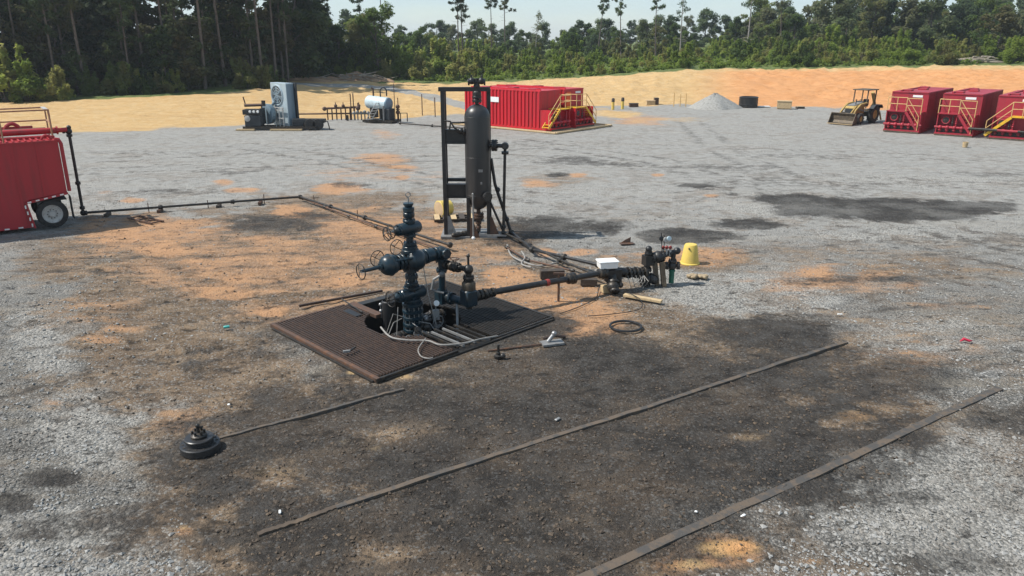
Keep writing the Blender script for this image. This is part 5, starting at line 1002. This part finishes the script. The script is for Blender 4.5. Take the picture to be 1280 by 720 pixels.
m = MB(); m.box((-2.15, -.1, .75), (1.35, .9, .9)); cp('engine_block', m, 'screen', bev=.05); cp('engine_hood', MB().box((-2.2, .0, 1.45), (1.5, 1.0, .42)), 'black', bev=.05)
for k in range(3): cp('gauge', MB().lathe([(.02, 0), (.11, .01), (.11, .05), (.09, .06)], (-2.3 + .32 * k, -.5, 1.5), (0, -1, .1), 14), 'tape', sm=True)
cp('pulley', MB().lathe([(.05, 0), (.24, .02), (.24, .12), (.2, .14)], (-2.55, -.5, .95), (0, -1, 0), 18), 'hub', sm=True); cp('muffler', MB().cyl((-2.9, .1, 1.95), (-1.4, .1, 2.0), .12).cyl((-2.8, .1, 1.9), (-2.95, .1, 2.65), .05).cyl((-1.5, .1, 1.6), (-1.5, .1, 2.0), .06), 'rust', sm=True)
cp('radiator', MB().box((-1.45, .05, 1.1), (.12, 1.0, 1.3)), 'screen'); cp('air_filter', MB().cyl((-1.3, 0, 1.9), (-1.3, 0, 2.35), .16), 'black', sm=True)
for yy in (-.55, .75): cp('skid_beam', MB().bar((-3.0, yy, .2), (3.0, yy, .2), .16, .22), 'oily')
for x in (-2.9, -1.2, .5, 1.8): cp('skid_cross', MB().bar((x, -.5, .2), (x, .7, .2), .12, .16), 'oily')
for x in (-2.75, -.3): cp('timber', MB().box((x + (.9 if x > -1 else 0), -.65, .06), (1.5 if x < -1 else 2.6, .5, .12)), 'wood')
for x in (2.5, 3.15): cp('tail_wheel', MB().lathe([(.2, -.1), (.42, -.1), (.45, -.06), (.45, .06), (.42, .1), (.2, .1)], (x, -.3, .46), (0, 1, 0), 20), 'tyre', sm=True)
cp('tail_deck', MB().box((2.6, .1, .72), (2.1, .8, .3)), 'screen'); cp('jack_leg', MB().tube([(3.6, -.3, .75), (3.95, -.3, .7), (4.1, -.35, .03)], .05, 6), 'oily', sm=True); cp('tow_bar', MB().bar((1.2, .0, .85), (3.7, -.1, .72), .12), 'oily'); cp('drive_case', MB().box((1.45, .1, .6), (.9, .7, .6)), 'screen', bev=.04)

# ------------------------------------------------------------------ heater vessel and manifold behind
c = gp(474, 153); ht = empty('heater_vessel', (c.x, c.y, 0), 0, 'pale blue horizontal heater vessel on a skid with ladder', 'vessel')
def hp(n, m, mt, sm=True, bev=0): return m.build(n, M[mt], ht, sm, bev)
a0, a1 = Vector((-1.0, .9, 1.75)), Vector((.95, -.2, 1.62)); ax = (a1 - a0).normalized(); Lh = (a1 - a0).length
hp('shell', MB().lathe([(.05, -.22), (.3, -.18), (.5, -.08), (.58, .05), (.58, Lh - .05)], a0, ax, 28), 'heater'); hp('end_cap', MB().lathe([(.585, 0), (.55, .12), (.38, .24), (.05, .28)], a1 - ax * .05, ax, 28), 'coolblue')
for f in (.25, .72): hp('saddle', MB().box(a0.lerp(a1, f) - UZ * .9, (.25, .9, .9), math.atan2(ax.y, ax.x)), 'oily', False)
hp('skid', MB().box((.2, .2, .15), (3.0, 1.7, .2), -.35), 'oily', False); hp('burner_housing', MB().box((.9, -.25, .75), (.8, .9, 1.0), -.4), 'screen', False, .05)
hp('stack', MB().cyl((-.5, .6, 2.1), (-.5, .6, 2.95), .08).cyl((-.5, .6, 2.9), (-.66, .6, 3.0), .08), 'rust'); hp('goose_vent', MB().tube([(.2, .2, 2.1), (.2, .2, 2.75)] + [(.48 + .28 * math.cos(b), .2, 2.75 + .28 * math.sin(b)) for b in np.linspace(math.pi, 0, 7)] + [(.76, .2, 2.3)], .06, 8), 'black')
for s_ in (-.22, .22): hp('ladder_rail', MB().bar((-.75 + s_, -.7 + s_, .35), (.15 + s_, -.35 + s_, 1.75), .06), 'hub', False)
for k in range(7): f = k / 6; hp('ladder_step', MB().bar((-.75 - .25 + .9 * f, -.7 - .2 + .35 * f, .35 + 1.4 * f), (-.75 + .25 + .9 * f, -.7 + .25 + .35 * f, .35 + 1.4 * f), .18, .03), 'hub', False)
hp('valve_column', MB().cyl((1.75, -.1, .2), (1.75, -.1, 1.55), .09).ball((1.75, -.1, 1.4), .2).ball((1.75, -.1, .9), .2).flange((1.75, -.1, 1.15), UZ, .18, .08), 'rust'); hp('thin_mast', MB().cyl((1.45, .1, .2), (1.45, .1, 3.4), .035, n=6), 'rust')
hp('side_frame', MB().tube([(2.0, -.3, .1), (2.0, -.3, .85), (2.6, -.3, .85), (2.6, -.3, .1)], .05, 6), 'oily'); hp('front_post', MB().cyl((.55, -.7, .1), (.55, -.7, 1.5), .06), 'grey')
m = MB()
for k in range(5): x = -2.3 + .32 * k; m.cyl((x, .4, .15), (x, .4, .95), .06); m.ball((x, .35, .8 + .1 * (k % 2)), .15)
m.cyl((-2.5, .4, .75), (-.8, .4, .75), .08); hp('inlet_manifold', m, 'grey')
hp('coil_valve', MB().ball((-1.9, .3, 1.25), .22).cyl((-1.9, .3, .9), (-1.9, .3, 1.7), .05), 'rust')
c = gp(428, 150); mh = empty('pipe_manifold', (c.x, c.y, 0), 0, 'rusty pipe manifold between the cooler and the heater vessel', 'manifold')
MB().cyl((-1.5, 0, 1.05), (1.3, .2, 1.15), .10).ball((-1.6, 0, 1.02), .2).build('header', M['rust'], mh); MB().cyl((-4.0, -.1, .55), (3.2, .2, .62), .07).build('lower_line', M['rust'], mh)
for k in range(7): x = -1.35 + .42 * k; MB().cyl((x, .05, 0), (x, .05, 1.1), .06).build('leg', M['rust'], mh)
for x in (-.55, .15, 1.6): MB().ball((x, .05, 1.28), .16).cyl((x, .05, 1.1), (x, .05, 1.6), .04).build('valve', M['rust'], mh)
for x in (.85, 1.1): MB().cyl((x, .1, 0), (x, .1, 2.3 + x * .1), .05).build('mast', M['rust'], mh)
MB().box((.6, -.5, .25), (.18, .2, .5)).build('foot_block', M['oily'], mh, False)
pl_ = pipe_run('flow_line', [gp(500, 154, .15), gp(540, 157, .12), gp(580, 160, .12)], .07, 'oily', 'dark line running right from the heater vessel', 2.5, 1.5)
for k, (x, y, h) in enumerate(((498, 143, 1.6), (528, 144, 2.0), (544, 146, 1.8), (842, 133, 1.5), (850, 133, 1.35), (857, 133, 1.4))):
    c = gp(x, y); o = MB().cyl((0, 0, -.1), (0, 0, h), .05, n=6).ball((0, 0, h), .05).build('marker_stake', M['rust' if k < 3 else 'rail']); o.location = c
    tag(o, ('thin stake at the pad edge right of the heater', 'taller stake on sand between heater and vessel', 'stake just left of the vertical vessel frame', 'left of three thin stakes beside the gravel pile', 'middle of three thin stakes beside the gravel pile', 'right of three thin stakes beside the gravel pile')[k], 'stake')
for k, (x, y) in enumerate(((766, 137), (778, 136))):
    c = gp(x, y); o = empty('bollard', tuple(c), 0, ('yellowish post with dark top nearer the red tanks', 'yellowish post with dark top nearer the gravel pile')[k], 'post'); MB().cyl((0, 0, -.05), (0, 0, .8), .16).build('post', M['cone'], o); MB().lathe([(.17, .8), (.17, 1.1), (.1, 1.2)], (0, 0, 0), UZ, 12).build('cap', M['woodark'], o)
# gravel heap
c = gp(893, 135); n, mm = 64, 26; vs = []; fs = []
for j in range(mm + 1):
    r_ = j / mm
    for k in range(n):
        a = 2 * math.pi * k / n; rr = 2.9 * r_ * (1 + .10 * math.sin(3 * a + 1) + .05 * math.sin(7 * a)); z = 1.62 * (1 - r_) ** .92 * (1 + .04 * math.sin(5 * a)) + random.uniform(-.05, .05) * (1 - r_) - .03
        vs.append((rr * math.cos(a), rr * .8 * math.sin(a), z if j else 1.58))
for j in range(mm):
    for k in range(n): fs.append((j * n + k, (j + 1) * n + k, (j + 1) * n + (k + 1) % n, j * n + (k + 1) % n))
o = MB().add(vs, fs).build('gravel_pile', M['gravelpile']); o.location = c; o.data.polygons.foreach_set('use_smooth', [True] * len(o.data.polygons)); tag(o, 'grey conical heap of crushed stone at the far pad edge', 'gravel pile')
c = gp(935, 134); o = empty('black_trough', tuple(c), 0, 'black round ribbed tank beside the gravel pile', 'tank')
MB().lathe([(.95, 0), (1.02, .06), (1.0, .2), (1.04, .3), (1.0, .42), (1.04, .55), (1.0, .68), (1.04, .8), (1.0, .95), (1.05, 1.1), (.9, 1.16), (.86, 1.0), (.1, .98)], (0, 0, 0), UZ, 28).build('shell', M['black'], o)
c = gp(955, 134); o = MB().box((0, 0, .08), (1.3, .5, .12)).build('plastic_sheet', M['white'], None, False, .05); o.location = c; tag(o, 'white sheet lying right of the black tank', 'sheet')
c = gp(980, 136); o = empty('plywood_crate', tuple(c), R(-20), 'pale plywood crate right of the black tank', 'crate'); MB().box((0, 0, .42), (1.5, 1.0, .75)).build('body', M['wood'], o, False, .02); MB().box((0, 0, .82), (1.58, 1.08, .06)).build('lid', M['wood'], o, False)
for x in (-.6, 0, .6): MB().box((x, 0, .03), (.1, 1.0, .07)).build('runner', M['woodark'], o, False)
for k, (x, y, w_, h, mt, lab) in enumerate(((792, 133.5, 1.0, .35, 'rust', 'low rusty crate at the far pad edge'), (813, 131.5, 1.0, .5, 'wood', 'pale crate left of the gravel pile'), (820, 131, .5, .75, 'rust', 'rusty bin beside the pale crate'), (1000, 135.5, .8, .2, 'woodark', 'dark timber beyond the plywood crate'))):
    c = gp(x, y); o = empty('storage_crate', tuple(c), 0, lab, 'crate'); MB().box((0, 0, h / 2), (w_, .7, h), taper=.95).build('body', M[mt], o, False, .02); MB().box((0, 0, h + .02), (w_ * 1.02, .74, .05)).build('lid', M['woodark' if mt == 'rust' else 'liner'], o, False)
# yellow hard-hat shaped bucket and pallet by the vessel
c = gp(556, 271); o = empty('yellow_bucket', tuple(c), R(20), 'yellow tub tipped on its side by the vessel frame', 'tub')
MB((0, 0, 0)).lathe([(.34, 0), (.36, .02), (.345, .1), (.30, .55), (.26, .58), (.05, .58)], (-.25, 0, .34), (.9, .3, .05), 24).build('shell', M['cone'], o); MB().lathe([(.30, -.005), (.32, 0), (.05, .02)], (-.25, 0, .34), (.9, .3, .05), 20).build('mouth', M['liner'], o)
c = gp(572, 274); o = empty('pallet', tuple(c), R(8), 'weathered wooden pallet lying behind the vessel frame', 'pallet')
for k in range(6): MB().box((-.85 + .34 * k, 0, .12), (.22, 1.0, .03)).build('plank', M['woodark' if k % 2 else 'wood'], o, False)
for y in (-.4, 0, .4): MB().box((0, y, .05), (1.95, .09, .1)).build('runner', M['woodark'], o, False)

# ------------------------------------------------------------------ backhoe loader (local x forward)
fb = gp(1062, 155); bh = empty('backhoe_loader', (31.2, 69.9, 0), R(218), 'dusty yellow backhoe loader with its bucket on the gravel', 'loader')
def bp_(n, m, mt, par=None, sm=False, bev=0): return m.build(n, M[mt], par or bh, sm, bev)
def tyre(x, y, r, wd):
    w_ = bp_('wheel', MB().lathe([(r * .55, -wd / 2), (r * .9, -wd / 2), (r, -wd * .3), (r, wd * .3), (r * .9, wd / 2), (r * .55, wd / 2), (r * .55, -wd / 2)], (x, y, r), (0, 1, 0), 28, False), 'tyre', sm=True)
    for sg in (-1, 1): bp_('rim', MB().lathe([(r * .56, 0), (r * .56, wd * .4), (r * .45, wd * .2), (.05, wd * .25)], (x, y, r), (0, sg, 0), 20), 'cat', w_, True)
    m = MB()
    for k in range(18): a = k * 2 * math.pi / 18; m.box((x + r * 1.0 * math.cos(a), y + (.12 if k % 2 else -.12) * wd / .4, r + r * 1.0 * math.sin(a)), (.06, wd * .5, .07), rot=Matrix.Rotation(-a, 3, 'Y'))
    m.build('lug', M['tyre'], w_, False)
for y in (-.85, .85): tyre(1.35, y, .47, .34); tyre(-.9, y, .74, .46)
bp_('chassis', MB().box((.3, 0, .75), (3.2, .8, .4)), 'bucket', bev=.03); bp_('hood', MB().prism([(-.1, 0), (1.75, 0), (1.75, .55), (1.6, .68), (-.1, .92)], Matrix.Translation((0, .42, .85)) @ MX, .84), 'cat', bev=.05)
bp_('grille', MB().box((1.77, 0, 1.1), (.04, .66, .45)), 'screen'); bp_('hood_top', MB().bar((.05, 0, 1.80), (1.55, 0, 1.57), .7, .05), 'grey')
for y in (-1, 1):
    bp_('loader_arm', MB().tube([(-.05, .62 * y, 1.75), (1.0, .62 * y, 1.65), (1.75, .62 * y, 1.2), (2.35, .62 * y, .45)], .1, 8), 'cat', sm=True); bp_('lift_cylinder', MB().cyl((.2, .56 * y, 1.05), (1.35, .6 * y, 1.35), .06), 'steel', sm=True); bp_('tilt_link', MB().cyl((1.5, .5 * y, 1.55), (2.3, .5 * y, .95), .06), 'cat', sm=True)
    bp_('fender', MB().prism([(-1.75, 1.35), (-1.5, 1.6), (-.4, 1.6), (.0, 1.3), (-.1, 1.22), (-.45, 1.5), (-1.45, 1.5), (-1.65, 1.28)], Matrix.Translation((0, 1.08 * y + .2, 0)) @ MX, .4), 'screen')
m = MB().prism([(2.3, .05), (3.05, .03), (3.07, .10), (2.55, .14), (2.42, .35), (2.45, .72), (2.6, .95), (2.52, 1.0), (2.33, .8), (2.24, .4)], Matrix.Translation((0, 1.15, 0)) @ MX, 2.3); bk = bp_('bucket', m, 'bucket')
for y in (-1.15, 1.11): MB().prism([(2.3, .05), (3.05, .05), (2.6, .98), (2.33, .8), (2.24, .4)], Matrix.Translation((0, y + .04, 0)) @ MX, .04).build('cheek', M['bucket'], bk, False)
MB().box((3.06, 0, .07), (.16, 2.34, .04)).build('cutting_edge', M['wood'], bk, False)
for (x, y) in ((.1, -.62), (.1, .62), (-1.35, -.62), (-1.35, .62)): bp_('canopy_post', MB().bar((x, y, 1.3), (x - .08 if x < 0 else x - .12, y, 2.82), .08), 'bucket')
bp_('canopy_roof', MB().box((-.7, 0, 2.87), (1.85, 1.5, .09)), 'bucket', bev=.03); bp_('seat', MB().box((-.75, 0, 1.45), (.5, .5, .14)), 'black', bev=.04); bp_('backrest', MB().box((-1.02, 0, 1.75), (.12, .5, .55)), 'black', bev=.04)
bp_('dashboard', MB().box((.0, 0, 1.65), (.25, .7, .5)), 'screen', bev=.03); bp_('steering_wheel', MB().torus((-.25, 0, 1.92), (-.5, 0, 1), .19, .02, 18, 6).cyl((-.05, 0, 1.7), (-.25, 0, 1.92), .025), 'black', sm=True)
bp_('stabiliser', MB().bar((-1.9, -.9, .95), (-2.0, -1.1, .2), .14), 'cat'); bp_('stabiliser', MB().bar((-1.9, .9, .95), (-2.0, 1.1, .2), .14), 'cat'); bp_('swing_frame', MB().box((-1.8, 0, .85), (.4, 1.7, .5)), 'bucket', bev=.03)
bp_('boom', MB().tube([(-1.95, 0, .9), (-2.5, 0, 1.6), (-2.3, 0, 2.3), (-1.95, 0, 2.55)], .14, 8), 'cat', sm=True); bp_('dipper', MB().bar((-1.95, 0, 2.55), (-2.75, 0, 1.3), .18), 'cat')
bp_('hoe_bucket', MB().prism([(-2.5, .85), (-3.1, .8), (-3.2, 1.3), (-2.8, 1.5), (-2.6, 1.2)], Matrix.Translation((0, .3, 0)) @ MX, .6), 'bucket'); bp_('exhaust', MB().cyl((1.1, .2, 1.6), (1.1, .2, 2.1), .04), 'black', sm=True)

# ------------------------------------------------------------------ brush heap, soil mounds and logs at the wood edge
for k, (px, Y, sx, sy, h, lab) in enumerate(((372, 121, 4.5, 2.2, .55, 'reddish soil mound right of the dark wood'), (415, 124, 4.5, 2.2, .5, 'brown soil mound behind the sandy road'), (446, 125, 3.2, 1.8, 1.1, 'grey brush heap pushed up at the wood edge'), (470, 126, 3, 2.0, .5, 'low clay heap right of the grey brush heap'))):
    X = tx(px, Y); z0 = gz(X, Y); n, mm = 40, 14; vs = []; fs = []; rg = np.random.default_rng(60 + k); ph = rg.uniform(0, 6, 4)
    for j in range(mm + 1):
        r_ = j / mm
        for i in range(n):
            a = 2 * math.pi * i / n; w_ = 1 + .2 * math.sin(3 * a + ph[0]) + .12 * math.sin(7 * a + ph[1]); z = h * (1 - r_ ** 1.4) * (1 + .35 * math.sin(4 * r_ * 3 + 3 * a + ph[2])) + rg.uniform(-.12, .12)
            vs.append((sx * r_ * w_ * math.cos(a), sy * r_ * w_ * math.sin(a), z if r_ < 1 else -.3))
    for j in range(mm):
        for i in range(n): fs.append((j * n + i, (j + 1) * n + i, (j + 1) * n + (i + 1) % n, j * n + (i + 1) % n))
    o = empty('soil_mound', (X, Y, z0 - .05), 0, lab, 'mound'); MB().add(vs, fs).build('heap', M['soil'], o)
    if k in (1, 2, 3):
        for i in range(34 if k == 2 else 12): a = rg.uniform(0, 3.14); q_ = Vector((rg.uniform(-.7, .7) * sx, rg.uniform(-.8, .2) * sy, h * rg.uniform(.4, .9))); d = Vector((math.cos(a), math.sin(a) * .5, rg.uniform(-.15, .35))) * rg.uniform(1, 2.4); MB().tube([q_ - d, q_ + Vector(rg.normal(0, .15, 3)), q_ + d], .06, 5, [.09, .07, .03]).build('branch', M['log'], o)
X, Y = tx(1215, 124), 124; o = empty('log_pile', (X, Y, gz(X, Y)), 0, 'heap of grey dead logs on the bank edge at right', 'log pile'); rg = np.random.default_rng(8)
for i in range(22):
    q_ = Vector((rg.uniform(-3.4, 3.4), rg.uniform(-.8, .8), rg.uniform(.1, .9))); a = rg.normal(.1, .25); d = Vector((math.cos(a), math.sin(a), rg.normal(0, .08))) * rg.uniform(.8, 2.2); MB().tube([q_ - d, q_ + Vector(rg.normal(0, .1, 3)), q_ + d], .1, 7, [.14, .12, .06]).build('log', M['log'], o)

# ------------------------------------------------------------------ air
hm = bpy.data.materials.new('pale_air'); hm.use_nodes = True; hn = hm.node_tree; hn.nodes.remove(hn.nodes['Principled BSDF'])
pv = hn.nodes.new('ShaderNodeVolumePrincipled'); pv.inputs['Color'].default_value = (.86, .93, 1, 1); pv.inputs['Density'].default_value = HAZE; pv.inputs['Anisotropy'].default_value = .2
hn.links.new(pv.outputs[0], hn.nodes['Material Output'].inputs['Volume'])
hz = MB().box((0, 1500, 19), (5400, 3200, 43.4)).build('haze', hm, None, False); tag(hz, 'thin pale air over the whole pad and wood', 'haze', kind='stuff')
